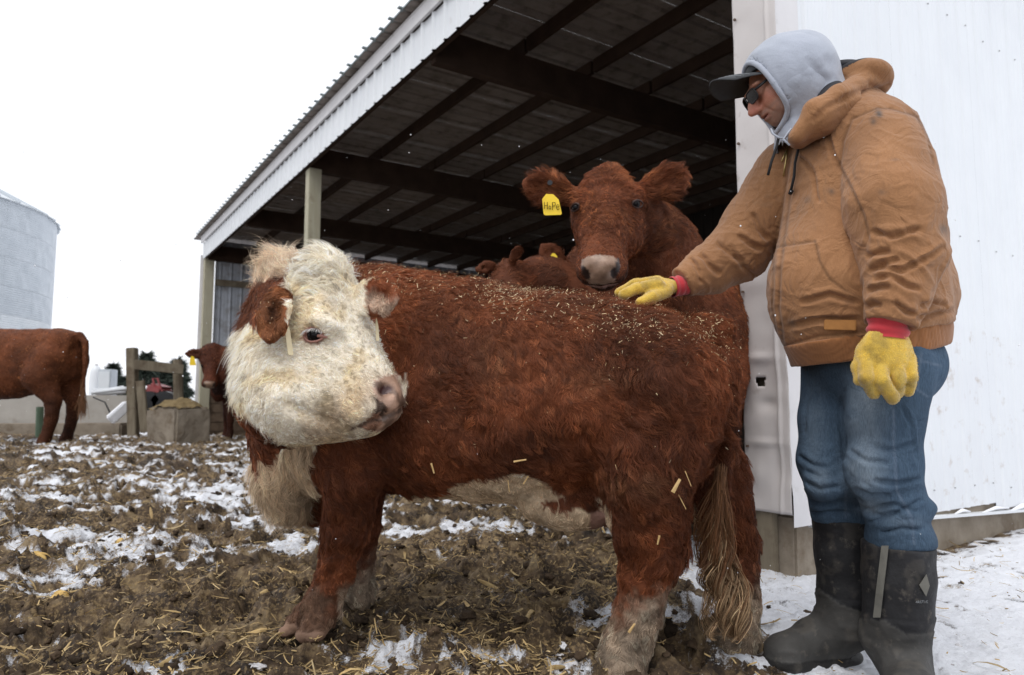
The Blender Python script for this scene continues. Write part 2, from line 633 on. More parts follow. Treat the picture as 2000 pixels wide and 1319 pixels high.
def snow_weight(x, y):
    w = .16 + 0 * x
    w = w + .62 * sstep(.70, 1.05, x + .10 * (y - 2.2)) * sstep(-9, -8, y)          # swept strip along the white wall
    w = w + .16 * gauss(x, y, .55, 2.55, .45, .5)
    w = w + .235 * sstep(2.6, 4.6, y - .15 * x) * sstep(.9, -.6, x) * (1 - sstep(9.0, 11, y) * .35)
    w = w + .30 * gauss(x, y, -.15, 2.18, .5, .12)
    w = w + .22 * gauss(x, y, -.9, 2.1, .35, .12)
    w = w + .24 * gauss(x, y, -1.75, 2.95, .18, .14)
    w = w - .12 * gauss(x, y, -.55, 3.3, .5, .8)
    w = w - .12 * gauss(x, y, .1, 3.2, .8, .5)
    t = -(x - 1.245) * D1[1] * 0 
    return w

TH = R(33.1)
D1 = np.array([-math.sin(TH), math.cos(TH), 0])       # along the open front, away from the camera
D2 = np.array([D1[1], -D1[0], 0])                     # into the barn, along the white end wall
CC = np.array([1.30, 3.34, 0])

def B(t, s, z):
    return CC + D1 * t + D2 * s + np.array([0, 0, z])

def relief(x, y, inside):
    p = np.stack([x, y, 0 * x], -1)
    calm = sstep(.75, 1.5, x)                        # trodden flat along the wall
    amp = (1 - .75 * calm) * (1 - .6 * inside)
    q = p + .06 * np.stack([fbm(p, 5, 2, 91), fbm(p, 5, 2, 92), 0 * x], -1)
    big = fbm(q, 1.6, 3, 3) * .030
    lump = (.5 - np.abs(noise(q, 6.0, 11))) * .075 + (.5 - np.abs(noise(q, 13, 12))) * .042
    fine = (.5 - np.abs(noise(q, 27, 13))) * .022 + (.4 - np.abs(noise(q, 58, 14))) * .014 + noise(q, 120, 15) * .004
    wild = 1 + .40 * np.maximum(sstep(-.80, -1.15, x), sstep(2.95, 3.4, y) * sstep(.9, .4, x))
    return big * (1 - .5 * calm) + amp * (lump * wild - .02 * (wild - 1) + fine * (.6 + .4 * wild))

_hr = np.random.default_rng(5)
HOOFPRINTS = [(.33, 2.19, .085, .030), (.70, 2.335, .080, .022), (-.66, 2.40, .085, .030), (-.575, 2.775, .08, .026)]
for _i in range(46):
    _y = 2.15 + 4.5 * _hr.random() ** 1.5
    _x = (-.75 + 1.15 * _hr.random()) * _y
    if _x < .8:
        HOOFPRINTS.append((_x, _y, .055 + .05 * _hr.random(), .018 + .026 * _hr.random()))

def ground_z(x, y):
    x = np.atleast_1d(np.asarray(x, float))
    y = np.atleast_1d(np.asarray(y, float))
    z, sn = _ground(x, y)
    return z

def _ground(x, y):
    rx, ry = x - CC[0], y - CC[1]
    t = rx * D1[0] + ry * D1[1]
    s = rx * D2[0] + ry * D2[1]
    inside = sstep(0, .8, s) * sstep(-.2, .2, t) * (1 - sstep(14.6, 15, t))
    far = sstep(14, 40, y)
    z = hbase(x, y) * (1 - inside) + relief(x, y, inside) * (1 - .8 * far)
    for hx, hy, hr, hd_ in HOOFPRINTS:
        m = (np.abs(x - hx) < hr * 4) & (np.abs(y - hy) < hr * 4)
        if m.any():
            rr = np.hypot(x[m] - hx, y[m] - hy) / hr
            z[m] += -hd_ * np.exp(-rr ** 4) + hd_ * .75 * np.exp(-((rr - 1.35) / .35) ** 2)
    p = np.stack([x, y, 0 * x], -1)
    w = snow_weight(x, y)
    w = np.where(y > 16, .8, w) * (1 - inside)
    n = .54 + .26 * fbm(p, 2.7, 3, 31) + .22 * noise(p, 13, 33) + .14 * noise(p, 33, 34) + .10 * noise(p, 95, 35)
    n = n - 2.5 * np.clip(relief(x, y, inside), -.05, .06) * sstep(.9, .4, w)
    n = .54 + (n - .54) * (1 - .12 * sstep(.6, .85, w))
    sn = sstep(-.12, .16, w - n)
    z = z - sn * .45 * relief(x, y, inside) + sn * .008 + sn * sstep(.6, .9, w) * (.012 + .014 * fbm(p, 6, 2, 40) + .007 * fbm(p, 24, 2, 41))
    return z, sn

def build_ground():
    ys = [-8, -5, -3, -1.5, -.5, .2, .7, 1.1]
    y = 1.4
    while y < 24:
        ys.append(y)
        y *= 1 + (.0034 if y < 5 else .0055)
    while y < 900:
        ys.append(y)
        y *= 1.12
    ys = np.array(ys)
    u = np.concatenate([np.linspace(-5, -.92, 40)[:-1], np.linspace(-.92, .92, 640), np.linspace(.92, 5, 40)[1:]])
    S = np.where(ys < 1.7, 1.7, ys)
    X = u[None, :] * S[:, None]
    Y = np.repeat(ys[:, None], len(u), 1)
    z, sn = _ground(X.ravel(), Y.ravel())
    V = np.stack([X.ravel(), Y.ravel(), z], -1)
    r, c = X.shape
    i = np.arange(r * c).reshape(r, c)
    F = np.stack([i[:-1, :-1], i[:-1, 1:], i[1:, 1:], i[1:, :-1]], -1).reshape(-1, 4)
    p = np.stack([X.ravel(), Y.ravel(), 0 * z], -1)
    st = .5 + .5 * fbm(p, 2.3, 3, 71)
    st = st * sstep(1.2, .6, X.ravel())
    me = np_mesh("ground", V, F, True, cols={"snow": sn, "straw": st})
    m = bpy.data.materials.new("mud_straw_and_snow")
    m.use_nodes = True
    N, L = m.node_tree.nodes, m.node_tree.links
    b = N["Principled BSDF"]
    tc = N.new("ShaderNodeTexCoord")
    def tex(scale, det=6, rough=.6):
        n = N.new("ShaderNodeTexNoise")
        n.inputs["Scale"].default_value = scale
        n.inputs["Detail"].default_value = det
        n.inputs["Roughness"].default_value = rough
        L.new(tc.outputs["Object"], n.inputs["Vector"])
        return n
    def ramp(src, stops):
        r_ = N.new("ShaderNodeValToRGB")
        e = r_.color_ramp.elements
        while len(e) > 1: e.remove(e[0])
        for k, (ps, cl) in enumerate(stops):
            q = e[0] if k == 0 else e.new(ps)
            q.position = ps
            q.color = (*cl, 1)
        L.new(src, r_.inputs[0])
        return r_
    mud = ramp(tex(9).outputs[0], [(.36, (.022, .014, .009)), (.46, (.062, .040, .023)), (.55, (.125, .083, .046)), (.66, (.25, .185, .105))])
    fib = tex(70, 3)
    fibr = N.new("ShaderNodeMapRange")
    fibr.inputs[1].default_value, fibr.inputs[2].default_value = .50, .62
    L.new(fib.outputs[0], fibr.inputs[0])
    sat = N.new("ShaderNodeAttribute")
    sat.attribute_name = "straw"
    mul = N.new("ShaderNodeMath")
    mul.operation = 'MULTIPLY'
    L.new(fibr.outputs[0], mul.inputs[0])
    L.new(sat.outputs["Fac"], mul.inputs[1])
    mx = N.new("ShaderNodeMixRGB")
    L.new(mul.outputs[0], mx.inputs[0])
    L.new(mud.outputs[0], mx.inputs[1])
    mx.inputs[2].default_value = (.30, .21, .105, 1)
    sna = N.new("ShaderNodeAttribute")
    sna.attribute_name = "snow"
    nz = tex(180, 3)
    ad = N.new("ShaderNodeMath")
    ad.operation = 'ADD'
    L.new(sna.outputs["Fac"], ad.inputs[0])
    sb = N.new("ShaderNodeMapRange")
    sb.inputs[1].default_value, sb.inputs[2].default_value = .3, .7
    sb.inputs[3].default_value, sb.inputs[4].default_value = -.30, .30
    L.new(nz.outputs[0], sb.inputs[0])
    L.new(sb.outputs[0], ad.inputs[1])
    sr = N.new("ShaderNodeMapRange")
    sr.inputs[1].default_value, sr.inputs[2].default_value = .22, .88
    L.new(ad.outputs[0], sr.inputs[0])
    sm = N.new("ShaderNodeMixRGB")
    L.new(sr.outputs[0], sm.inputs[0])
    L.new(mx.outputs[0], sm.inputs[1])
    sm.inputs[2].default_value = (.80, .82, .87, 1)
    L.new(sm.outputs[0], b.inputs["Base Color"])
    b.inputs["Specular IOR Level"].default_value = .35
    rg = N.new("ShaderNodeMapRange")
    rg.inputs[1].default_value, rg.inputs[2].default_value = .35, .65
    rg.inputs[3].default_value, rg.inputs[4].default_value = .5, .95
    L.new(tex(5).outputs[0], rg.inputs[0])
    L.new(rg.outputs[0], b.inputs["Roughness"])
    bp = N.new("ShaderNodeBump")
    bp.inputs["Strength"].default_value = .9
    bp.inputs["Distance"].default_value = .020
    L.new(tex(55, 8, .7).outputs[0], bp.inputs["Height"])
    L.new(bp.outputs[0], b.inputs["Normal"])
    g = link("ground", me, None, m)
    tag(g, "churned brown mud yard mixed with straw and patches of snow", "ground", kind="structure")
    return g
build_ground()

# ------------------------------------------------------------------ the open fronted barn
def ribbed(width, length, pitch=.2286, rib=.019, base=.058, crown=.02, minor=True):
    """steel sheet profile: local x across the ribs, y along, z out; returns V, F"""
    xs = [(0, 0)]
    n = int(round(width / pitch))
    for k in range(n):
        c = (k + .5) * pitch
        xs += [(c - base / 2, 0), (c - crown / 2, rib), (c + crown / 2, rib), (c + base / 2, 0)]
        if minor and k < n - 1:
            for q in (.36, .64):
                m_ = c + pitch * q
                xs += [(m_ - .012, 0), (m_, .003), (m_ + .012, 0)]
    xs.append((width, 0))
    V, F = [], []
    for (x, z) in xs:
        V += [(x, 0, z), (x, length, z)]
    for i in range(len(xs) - 1):
        F.append((2 * i, 2 * i + 2, 2 * i + 3, 2 * i + 1))
    return np.array(V, float), F

def place(V, F, o, ex, ey, ez):
    W = np.asarray(o)[None] + V[:, :1] * np.asarray(ex)[None] + V[:, 1:2] * np.asarray(ey)[None] + V[:, 2:] * np.asarray(ez)[None]
    return MB().add(W, F)

ZF = 4.00          # underside of the white fascia
TEND = 14.75
barn = empty("pole_barn", B(7, 3, 0))
tag(barn, "open fronted white metal cattle barn with dark timber roof", "barn")
UP = np.array([0, 0, 1.0])
# fascia: ribbed strip made of sheets, capped by a trim that stands out on the ribs
k = 0
t = -.25
while t < TEND - .05:
    w = min(.9144, TEND + .02 - t)
    V_, F_ = ribbed(round(w / .2286) * .2286 if w > .3 else .2286, .36, minor=False, rib=.022)
    place(V_, F_, B(t + .9144 * (w >= .9) + (0 if w >= .9 else w), -.10, ZF), -D1 * 1.0, UP, -D2).build("fascia_sheet", M_WHITE, barn)
    t += .9150
MB().bar(B(-.3, -.137, ZF + .425), B(TEND + .06, -.137, ZF + .425), .028, .13).build("fascia_trim", M_TRIM, barn)
MB().bar(B(-.3, -.128, ZF + .497), B(TEND + .06, -.128, ZF + .497), .06, .012).build("trim_lip", M_TRIM, barn)
MB().bar(B(-.3, -.05, ZF + .19), B(TEND, -.05, ZF + .19), .04, .36).build("header_board", M_BEAM, barn)
# roof sheets, ribs run into the barn
t = -.30
while t < TEND:
    V_, F_ = ribbed(.9144, 7.4, minor=True, rib=.022)
    place(V_, F_, B(t, -.24, ZF + .525), D1, D2, UP).build("roof_sheet", [M_UNDER], barn)
    t += .9150
# wavy top edge of the roof (rib ends)
t = -.30
k = 0
while t < TEND:
    MB().box(B(t + .114, -.23, ZF + .550), D1 * .020, D2 * .05, UP * .007).build("rib_end", M_ROOFTOP, barn)
    t += .2286
MB().bar(B(-.3, -.235, ZF + .538), B(TEND + .05, -.235, ZF + .538), .02, .016).build("roof_edge", M_ROOFTOP, barn)
# rafters, purlins
for tt in (.06, 3.70, 7.42, 11.05, 14.66):
    MB().bar(B(tt, -.02, ZF + .14), B(tt, 7.0, ZF + .14), .10, .34).build("rafter", M_BEAM, barn, bevel=.004)
s_ = .16
while s_ < 7.2:
    for a_, b_ in ((.0, 3.66), (3.70, 7.38), (7.42, 11.01), (11.05, 14.66)):
        MB().bar(B(a_, s_, ZF + .44), B(b_, s_, ZF + .44), .045, .14).build("purlin", M_BEAM, barn)
    s_ += .87
# blocks of soffit between purlins are open; the back wall closes the barn
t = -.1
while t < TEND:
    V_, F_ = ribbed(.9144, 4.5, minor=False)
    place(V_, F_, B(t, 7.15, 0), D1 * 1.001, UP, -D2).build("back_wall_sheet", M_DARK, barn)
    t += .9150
MB().box(B(TEND / 2, 7.30, 2.2), D1 * (TEND / 2 + .3), D2 * .03, UP * 2.4).build('back_wall_light_block', M_DARK, barn)  # added board, keeps daylight from showing between the back sheets
MB().box(B(TEND + .06, 3.6, .66), D1 * .02, D2 * 3.5, UP * .70).build('end_wall_light_block', M_BOARD, barn)  # added backing, blocks daylight in the gaps of the end boards
# far end wall: grey sheets above stained boards
s_ = 0.16
while s_ < 7.0:
    V_, F_ = ribbed(.9144, 3.2, minor=True, rib=.022)
    place(V_, F_, B(TEND, s_, 1.25), D2, UP, -D1).build("end_wall_sheet", M_GALV_IN, barn)
    s_ += .9150
for j, zz in enumerate(np.arange(.10, 1.3, .205)):
    MB().bar(B(TEND - .06 + .006 * (j % 2), .12, zz), B(TEND - .06, 7.0, zz), .045, .196).build("kick_board", M_BOARD, barn, bevel=.006)
MB().bar(B(TEND - .05, .16, 2.02), B(TEND - .05, 7.0, 2.02), .05, .14).build("girt", M_WOOD, barn)
MB().bar(B(TEND - .05, .16, 3.5), B(TEND - .05, 7.0, 3.5), .05, .14).build("girt", M_WOOD, barn)
MB().box(B(TEND - .04, .02, 2.1), D1 * .09, D2 * .10, UP * 2.1).build("post", M_POST, barn, bevel=.006)
MB().box(B(TEND + .075, -.03, 2.2), D1 * .02, D2 * .11, UP * 1.9).build("corner_trim", M_TRIM, barn)
# middle post and the inner rows
MB().box(B(7.42, .04, 2.0), D1 * .085, D2 * .085, UP * 2.0).build("post", M_POST, barn, bevel=.006)
# white end wall near the camera
s_ = 0.10
k = 0
while s_ < 9:
    zb = .255 - .045 * s_
    V_, F_ = ribbed(.9144, 1.05, minor=True, rib=.017)
    V2, F2 = ribbed(.9144, 4.6 - 1.05, minor=True, rib=.017)
    mb = MB()
    place(V_ * np.array([1, 1, .62]), F_, B(0, s_, zb), D2, UP, -D1).build("wall_sheet", M_WHITE_DIRTY, barn)
    place(V2 * np.array([1, 1, .62]), F2, B(.001, s_, zb + 1.05), D2, UP, -D1).build("wall_sheet", M_WHITE, barn)
    MB().bar(B(-.012, s_, zb - .012), B(-.012, s_ + .9145, zb - .012 - .041), .055, .014).build("drip_edge", M_WHITE, barn)
    for q in range(4):
        for zz in (.12, 1.6, 3.0):
            MB().box(B(-.006, s_ + .2 + q * .2286, zb + zz), D1 * .003, D2 * .0038, UP * .0038).build("screw", M_SCREW_PALE, barn)
    for q in range(3):
        V3 = []
        mid = s_ + .2286 * (q + 1)
        e = .07 + .03 * ((k * 3 + q) % 3)
        pts = [B(-.03, mid - e, zb - .004 - .0), B(-.03, mid + e, zb - .007), B(-.004, mid + e * .7, zb + .022), B(-.004, mid - e * .7, zb + .024)]
    s_ += .9150
    k += 1
# snow lying on the drip edge in small drifts
for q in range(13):
    mid = .3 + q * .40 + random.uniform(-.13, .13)
    e = random.uniform(.08, .19)
    zb = .255 - .045 * mid
    pts = [B(-.018, mid - e, zb + .0), B(-.018, mid, zb + .014), B(-.018, mid + e, zb)]
    MB().tube(pts, [.004, random.uniform(.010, .017), .004], 8).build("snow_drift", M_SNOW, barn, smooth=True)
# grade beam under the end wall
mb = MB()
mb.bar(B(.075, .0, .08), B(.075, 9.2, -.06), .13, .42)
mb.build("foundation", M_CONC, barn, bevel=.012)
MB().box(B(.145, -.022, .12), D1 * .048, D2 * .020, UP * .20).build("post_stub", M_WOOD, barn, bevel=.004)
# corner post and inner planks beside the opening
MB().box(B(.15, .06, 2.0), D1 * .055, D2 * .06, UP * 2.05).build("post", M_WOOD, barn, bevel=.005)
MB().box(B(.275, .10, 1.1), D1 * .022, D2 * .05, UP * 1.1).build("jamb_plank", M_WOOD, barn, bevel=.004)
mb = MB()
mb.tube([B(.30, .04, 1.48), B(.315, .04, 1.60), B(.30, .045, 1.72), B(.325, .04, 1.80)], [.03, .038, .03, .018], 7)
mb.build("splintered_plank", M_POST, barn)

# dented jamb panel on the front face beside the opening, with its torn hole
def jamb():
    nt_, nz = 34, 260
    W_, z0, z1 = .235, .30, 4.0
    tt = np.linspace(-.016, W_, nt_)
    zz = np.linspace(z0, z1, nz)
    T, Z = np.meshgrid(tt, zz)
    P = np.stack([T * 1.0, Z, 0 * T], -1)
    dent = .012 * fbm(P, 3.5, 3, 51) * sstep(2.4, 1.2, Z) + .004 * fbm(P, 6, 2, 52)
    # sharp creases in the trodden lower part
    for (tc_, zc_, ww, hh, a_) in ((.13, 1.02, .07, .02, .016), (.10, .80, .05, .03, -.014), (.12, .62, .09, .012, .012), (.05, .50, .03, .12, -.012), (.16, .46, .05, .06, .012), (.1, 1.85, .05, .03, .012), (.06, 1.7, .03, .06, -.01)):
        dent += a_ * np.exp(-((T - tc_) / ww) ** 2 - ((Z - zc_) / hh) ** 2)
    bend = .016 * sstep(.05, .04, T) * 0
    edge = .014 * (np.exp(-((T - .035) / .006) ** 2))
    out = -.045 + 0 * T
    flare = .05 * sstep(1.2, .3, Z) * (T / W_)
    S_ = out - dent - edge - flare * .2
    V = (CC[None, None] + T[..., None] * D1 + S_[..., None] * D2 + Z[..., None] * UP).reshape(-1, 3)
    i = np.arange(nt_ * nz).reshape(nz, nt_)
    F = np.stack([i[:-1, :-1], i[:-1, 1:], i[1:, 1:], i[1:, :-1]], -1).reshape(-1, 4)
    c = (((T[:-1, :-1] - .13) / .026) ** 2 + ((Z[:-1, :-1] - .905) / .024) ** 2 + .6 * noise(np.stack([T[:-1, :-1], Z[:-1, :-1], 0 * T[:-1, :-1]], -1), 40, 5)).ravel()
    F = F[c > 1]
    o = link("jamb_panel", np_mesh("jamb_panel", V, F), barn, M_PANEL)
    o["label"] = "dented dirty steel panel with a torn hole"
    sol = o.modifiers.new("thick", 'SOLIDIFY')
    sol.thickness = .002
    # side strip round the corner, bent outward at the bottom
    n2 = 60
    s2 = np.linspace(-.045, .14, 10)
    z2 = np.linspace(.245, 4.3, n2)
    S2, Z2 = np.meshgrid(s2, z2)
    fl = -.012 - .012 * fbm(np.stack([S2, Z2, 0 * S2], -1), 4, 2, 61) * sstep(1.6, .8, Z2)
    V = (CC[None, None] + fl[..., None] * D1 + S2[..., None] * D2 + Z2[..., None] * UP).reshape(-1, 3)
    i = np.arange(10 * n2).reshape(n2, 10)
    F = np.stack([i[:-1, :-1], i[:-1, 1:], i[1:, 1:], i[1:, :-1]], -1).reshape(-1, 4)
    link("corner_trim", np_mesh("corner_trim", V, F), barn, M_TRIM)
    for zz_ in (.6, 1.35, 2.1, 2.75):
        MB().box(B(.212, -.06, zz_), D1 * .005, D2 * .006, UP * .005).build("screw", M_SCREW, barn)
jamb()

# ------------------------------------------------------------------ grain bin, far left
def grain_bin():
    rad, dist = 5.5, 30.0
    ang = math.atan(-905.0 / 1400.0) - math.asin(rad / dist)
    c = np.array([dist * math.sin(ang), dist * math.cos(ang), 0])
    root = empty("grain_bin", (c[0], c[1], 0))
    tag(root, "round grey galvanised grain bin with conical roof behind the far cow", "grain bin")
    ztop = 6.95
    nr, npan = 8, 13
    hr = ztop / nr
    n = 14
    V, F = [], []
    for j in range(7):
        zz = hr * j / 6
        rr = rad + .012 * math.sin(j * math.pi)
        for i in range(n + 1):
            a = 2 * math.pi / npan * i / n
            V.append((rr * math.cos(a), rr * math.sin(a), zz))
    # corrugation
    V = []
    m_ = 27
    for j in range(m_):
        zz = .003 + (hr - .005) * j / (m_ - 1)
        rr = rad + .010 * math.cos(j * math.pi)
        if j in (0, m_ - 1): rr = rad + .012
        for i in range(n + 1):
            a = .0004 + (2 * math.pi / npan - .0008) * i / n
            V.append((rr * math.cos(a), rr * math.sin(a), zz))
    F = [(j * (n + 1) + i, j * (n + 1) + i + 1, (j + 1) * (n + 1) + i + 1, (j + 1) * (n + 1) + i) for j in range(m_ - 1) for i in range(n)]
    meshes = []
    for mat_ in (M_GALV, M_GALV_PALE):
        me = MB().add(V, F).mesh("wall_panel")
        me.materials.append(mat_)
        meshes.append(me)
    for r_ in range(nr):
        for p_ in range(npan):
            o = bpy.data.objects.new("wall_panel", meshes[1 if r_ < 4 and r_ % 4 < 4 and r_ <= 3 else 0])
            COL.objects.link(o)
            o.parent = root
            o.location = (0, 0, r_ * hr)
            o.rotation_euler = (0, 0, 2 * math.pi / npan * (p_ + .5 * (r_ % 2)) + .12)
    mb = MB()
    nn = 48
    V = [((rad + .10) * math.cos(2 * math.pi * i / nn), (rad + .10) * math.sin(2 * math.pi * i / nn), ztop - .03) for i in range(nn)]
    V += [(.35 * math.cos(2 * math.pi * i / nn), .35 * math.sin(2 * math.pi * i / nn), ztop + 2.75) for i in range(nn)]
    F = [(i, (i + 1) % nn, nn + (i + 1) % nn, nn + i) for i in range(nn)]
    V = [(x + c[0], y + c[1], z) for x, y, z in V]
    mb.add(V, F)
    roof = mb.build("roof", M_GALV_PALE, root)
    for i in range(nn):
        a = 2 * math.pi * (i + .5) / nn
        MB().bar((c[0] + (rad + .12) * math.cos(a), c[1] + (rad + .12) * math.sin(a), ztop - .01), (c[0] + .36 * math.cos(a), c[1] + .36 * math.sin(a), ztop + 2.77), .05, .05).build("roof_rib", M_GALV, roof)
    # ventilator hood on the roof slope
    a = -.55
    q = np.array([c[0] + 4.9 * math.cos(a), c[1] + 4.9 * math.sin(a), ztop + .50])
    rdir = np.array([math.cos(a), math.sin(a), 0])
    td = np.array([-rdir[1], rdir[0], 0])
    mb = MB()
    mb.box(q, rdir * .26, td * .30, UP * .16)
    mb.box(q + rdir * .12 + UP * .18, rdir * .36, td * .34, UP * .06 - rdir * .05)
    mb.build("roof_vent", M_GALV, roof, bevel=.02)
grain_bin()

# ------------------------------------------------------------------ yard behind: low wall, posts, blocks, machinery, trees
def gz(x, y): return float(ground_z(x, y)[0])

def low_wall():
    a, b = at(-260, 830, 11.6), at(268, 830, 12.4)
    z0, z1 = -.1, at(150, 772, 12.0)[2]
    root = empty("bunk_wall", ((a[0] + b[0]) / 2, 12, 0))
    tag(root, "low pale concrete wall behind the cow at far left", "wall")
    n = 3
    for i in range(n):
        p = a + (b - a) * (i + .003) / n
        q = a + (b - a) * (i + .997) / n
        p[2] = q[2] = (z0 + z1) / 2
        MB().bar(p, q, .18, z1 - z0).build("wall_panel", M_CONC_PALE, root, bevel=.012)
    p, q = a.copy(), b.copy()
    zf = at(150, 828, 11.5)[2]
    p[1] -= .35; q[1] -= .35
    p[2] = q[2] = zf - .35
    MB().bar(p, q, .5, .70).build("footing", M_CONC, root, bevel=.03)
    hp = [at(182, 776, 11.75), at(205, 786, 11.75), at(214, 805, 11.75), at(214, 822, 11.75)]
    MB().tube(hp, .012, 6).build("hose", M_BLACK, root, smooth=True)
low_wall()

def fence():
    root = empty("timber_gate_frame", at(300, 860, 10.6))
    tag(root, "weathered grey timber fence posts with one top rail beside the concrete block", "fence")
    Y = 10.6
    a, b = at(263, 850, Y), at(258, 680, Y)
    a[2] = .1
    MB().bar(a, b, .13, .13, up=(0, 1, 0)).build("post", M_WOOD, root, bevel=.01)
    a, b = at(352, 850, Y + .4), at(347, 703, Y + .4)
    a[2] = .1
    MB().tube([a, b], [.075, .07], 10).build("post", M_WOOD, root)
    a, b = at(262, 712, Y - .1), at(358, 722, Y + .25)
    MB().bar(a, b, .05, .145).build("rail", M_WOOD, root, bevel=.006)
    a, b = at(283, 845, Y - .15), at(274, 744, Y - .15)
    MB().bar(a, b, .12, .05, up=(0, 1, 0)).build("leaning_board", M_WOOD, root, bevel=.006)
fence()

def block():
    p = at(330, 868, 9.5)
    z = p[2]
    root = empty("feed_block", (p[0], p[1], z))
    tag(root, "mud stained concrete block heaped with old hay by the timber posts", "block")
    f = FieldLite = None
    ax = unit((at(405, 868, 9.75) - at(326, 868, 9.25)) * np.array([1, 1, 0]))
    ay = np.array([-ax[1], ax[0], 0])
    h = at(330, 796, 9.35)[2] - z
    ctr = np.array([p[0] - .02, p[1] + .28, z + h / 2 - .04])
    o = MB().box(ctr, ax * .26, ay * .33, UP * (h / 2 + .04)).mesh("block_body", bevel=.03)
    bm = bmesh.new(); bm.from_mesh(o)
    bmesh.ops.subdivide_edges(bm, edges=bm.edges[:], cuts=4, use_grid_fill=True)
    bm.to_mesh(o); bm.free()
    q = np.zeros(len(o.vertices) * 3, np.float32)
    o.vertices.foreach_get("co", q)
    q = q.reshape(-1, 3)
    q = q + .014 * np.stack([fbm(q, 6, 3, k_) for k_ in (1, 2, 3)], 1)
    o.vertices.foreach_set("co", q.astype(np.float32).ravel())
    link("block_body", o, root, M_CONC)
    V, F = [], []
    n = 24
    for j in range(n + 1):
        for i in range(n + 1):
            x, y = i / n * 2 - 1, j / n * 2 - 1
            q = ctr + ax * .25 * x + ay * .32 * y + UP * (h / 2 + .03)
            r_ = max(0, 1 - (x * x + y * y) * .8)
            q[2] += .13 * r_
            V.append(q)
    for j in range(n):
        for i in range(n):
            F.append((j * (n + 1) + i, j * (n + 1) + i + 1, (j + 1) * (n + 1) + i + 1, (j + 1) * (n + 1) + i))
    V = np.array(V)
    V[:, 2] += .03 * fbm(V, 12, 3, 8)
    MB().add(V, F).build("hay_heap", M_HAY, root, smooth=True)
block()

def yard_bits():
    # green steel post
    a, b = at(76, 868, 9.6), at(78, 795, 9.6)
    r_ = tag(MB().tube([a - np.array([0, 0, .1]), b], .045, 10).build("steel_post", M_GREENPOST), "thin green steel post behind the far cow's hind legs", "post")
    # snow covered board leaning on the wall
    a, b = at(214, 822, 11.4), at(250, 790, 11.6)
    tag(MB().bar(a, b, .10, .16).build("leaning_plank", M_SNOW, bevel=.02), "snow covered plank leaning on the low concrete wall", "plank")
    # white tank
    c = at(187, 735, 17)
    root = empty("storage_tank", (c[0], c[1], 0))
    tag(root, "white upright storage tank past the red cow's tail", "tank")
    n = 24
    prof = [(.0, .13), (.9, .13), (1.08, .115), (1.18, .08), (1.22, .02)]
    V, F = [], []
    z0 = at(188, 765, 17)[2] - .6
    for z, rr in prof:
        for i in range(n):
            an = 2 * math.pi * i / n
            V.append((c[0] + rr * math.cos(an), c[1] + rr * math.sin(an), z0 + z))
    for j in range(len(prof) - 1):
        for i in range(n):
            F.append((j * n + i, j * n + (i + 1) % n, (j + 1) * n + (i + 1) % n, (j + 1) * n + i))
    MB().add(V, F).build("tank_body", M_WHITE, root, smooth=True)
    MB().tube([(c[0], c[1], z0 + 1.19), (c[0], c[1], z0 + 1.25)], .04, 12).build("lid", M_TRIM, root)
    MB().box((c[0] + .1, c[1] - .5, z0 + .35), (.28, 0, 0), (0, .08, 0), (0, 0, .12)).build("snow_cap", M_SNOW, root, bevel=.04)
    # grey cabinet
    q = at(210, 752, 16)
    root = empty("metal_cabinet", (q[0], q[1], 0))
    tag(root, "grey metal cabinet beside the white storage tank", "cabinet")
    h = at(210, 722, 16)[2]
    MB().box((q[0], q[1], h / 2), (.14, 0, 0), (0, .14, 0), (0, 0, h / 2)).build("cabinet_body", M_GALV, root, bevel=.01)
    MB().box((q[0], q[1] - .145, h / 2 + .3), (.12, 0, 0), (0, .006, 0), (0, 0, h / 2 - .35)).build("door", M_GALV_PALE, root)
    # pile of pipes on the wall
    for i, (y0, y1) in enumerate(((768, 759), (763, 761), (771, 766), (766, 757))):
        a, b = at(178 + i * 4, y0, 13.2 + .1 * i), at(250 - i * 3, y1, 13.6 + .1 * i)
        lab = ["lowest snowy pipe", "second snowy pipe", "third snowy pipe", "topmost snowy pipe"][i]
        tag(MB().tube([a, b], .035, 8).build("pipe", M_WHITE), lab + " in the pile behind the low concrete wall", "pipe", "pipes piled behind the low wall")
    # red loader
    c = at(308, 775, 14)
    root = empty("red_loader", (c[0], c[1], 0))
    tag(root, "small red farm loader half hidden behind the timber posts", "machine")
    def P_(x, y, Y=14): return at(x, y, Y)
    MB().bar(P_(296, 760), P_(326, 770), .5, .26).build("hood", M_RED, root, bevel=.05)
    fr = MB()
    for Y_ in (13.8, 14.35):
        fr.tube([P_(318, 772, Y_), P_(308, 740, Y_), P_(299, 740, Y_), P_(304, 770, Y_)], .022, 6)
    fr.tube([P_(308, 740, 13.8), P_(308, 740, 14.35)], .02, 6)
    fr.tube([P_(299, 740, 13.8), P_(299, 740, 14.35)], .02, 6)
    fr.build("roll_frame", M_RED, root)
    MB().bar(P_(301, 752), P_(318, 772), .05, .06).build("lift_arm", M_RED, root)
    for x_, Y_ in ((292, 13.7), (292, 14.4), (322, 13.7), (322, 14.4)):
        w = P_(x_, 792, Y_)
        t_ = MB().tube([w - np.array([0, .1, 0]), w + np.array([0, .1, 0])], .27, 18).build("wheel", M_BLACK, root, bevel=.02)
        MB().tube([w - np.array([0, .115, 0]), w + np.array([0, .115, 0])], .12, 12).build("rim", M_BLACK, t_)
    q = P_(292, 762)
    MB().bar(P_(283, 756), P_(303, 764), .4, .06).build("snow_cap", M_SNOW, root, bevel=.02)
yard_bits()

M_NEEDLE = mk("evergreen_needles", (.055, .07, .055), (.03, .04, .032), 3, rough=.8, spec=.2)
M_BARK = mk("bark", (.10, .08, .065), rough=.9)

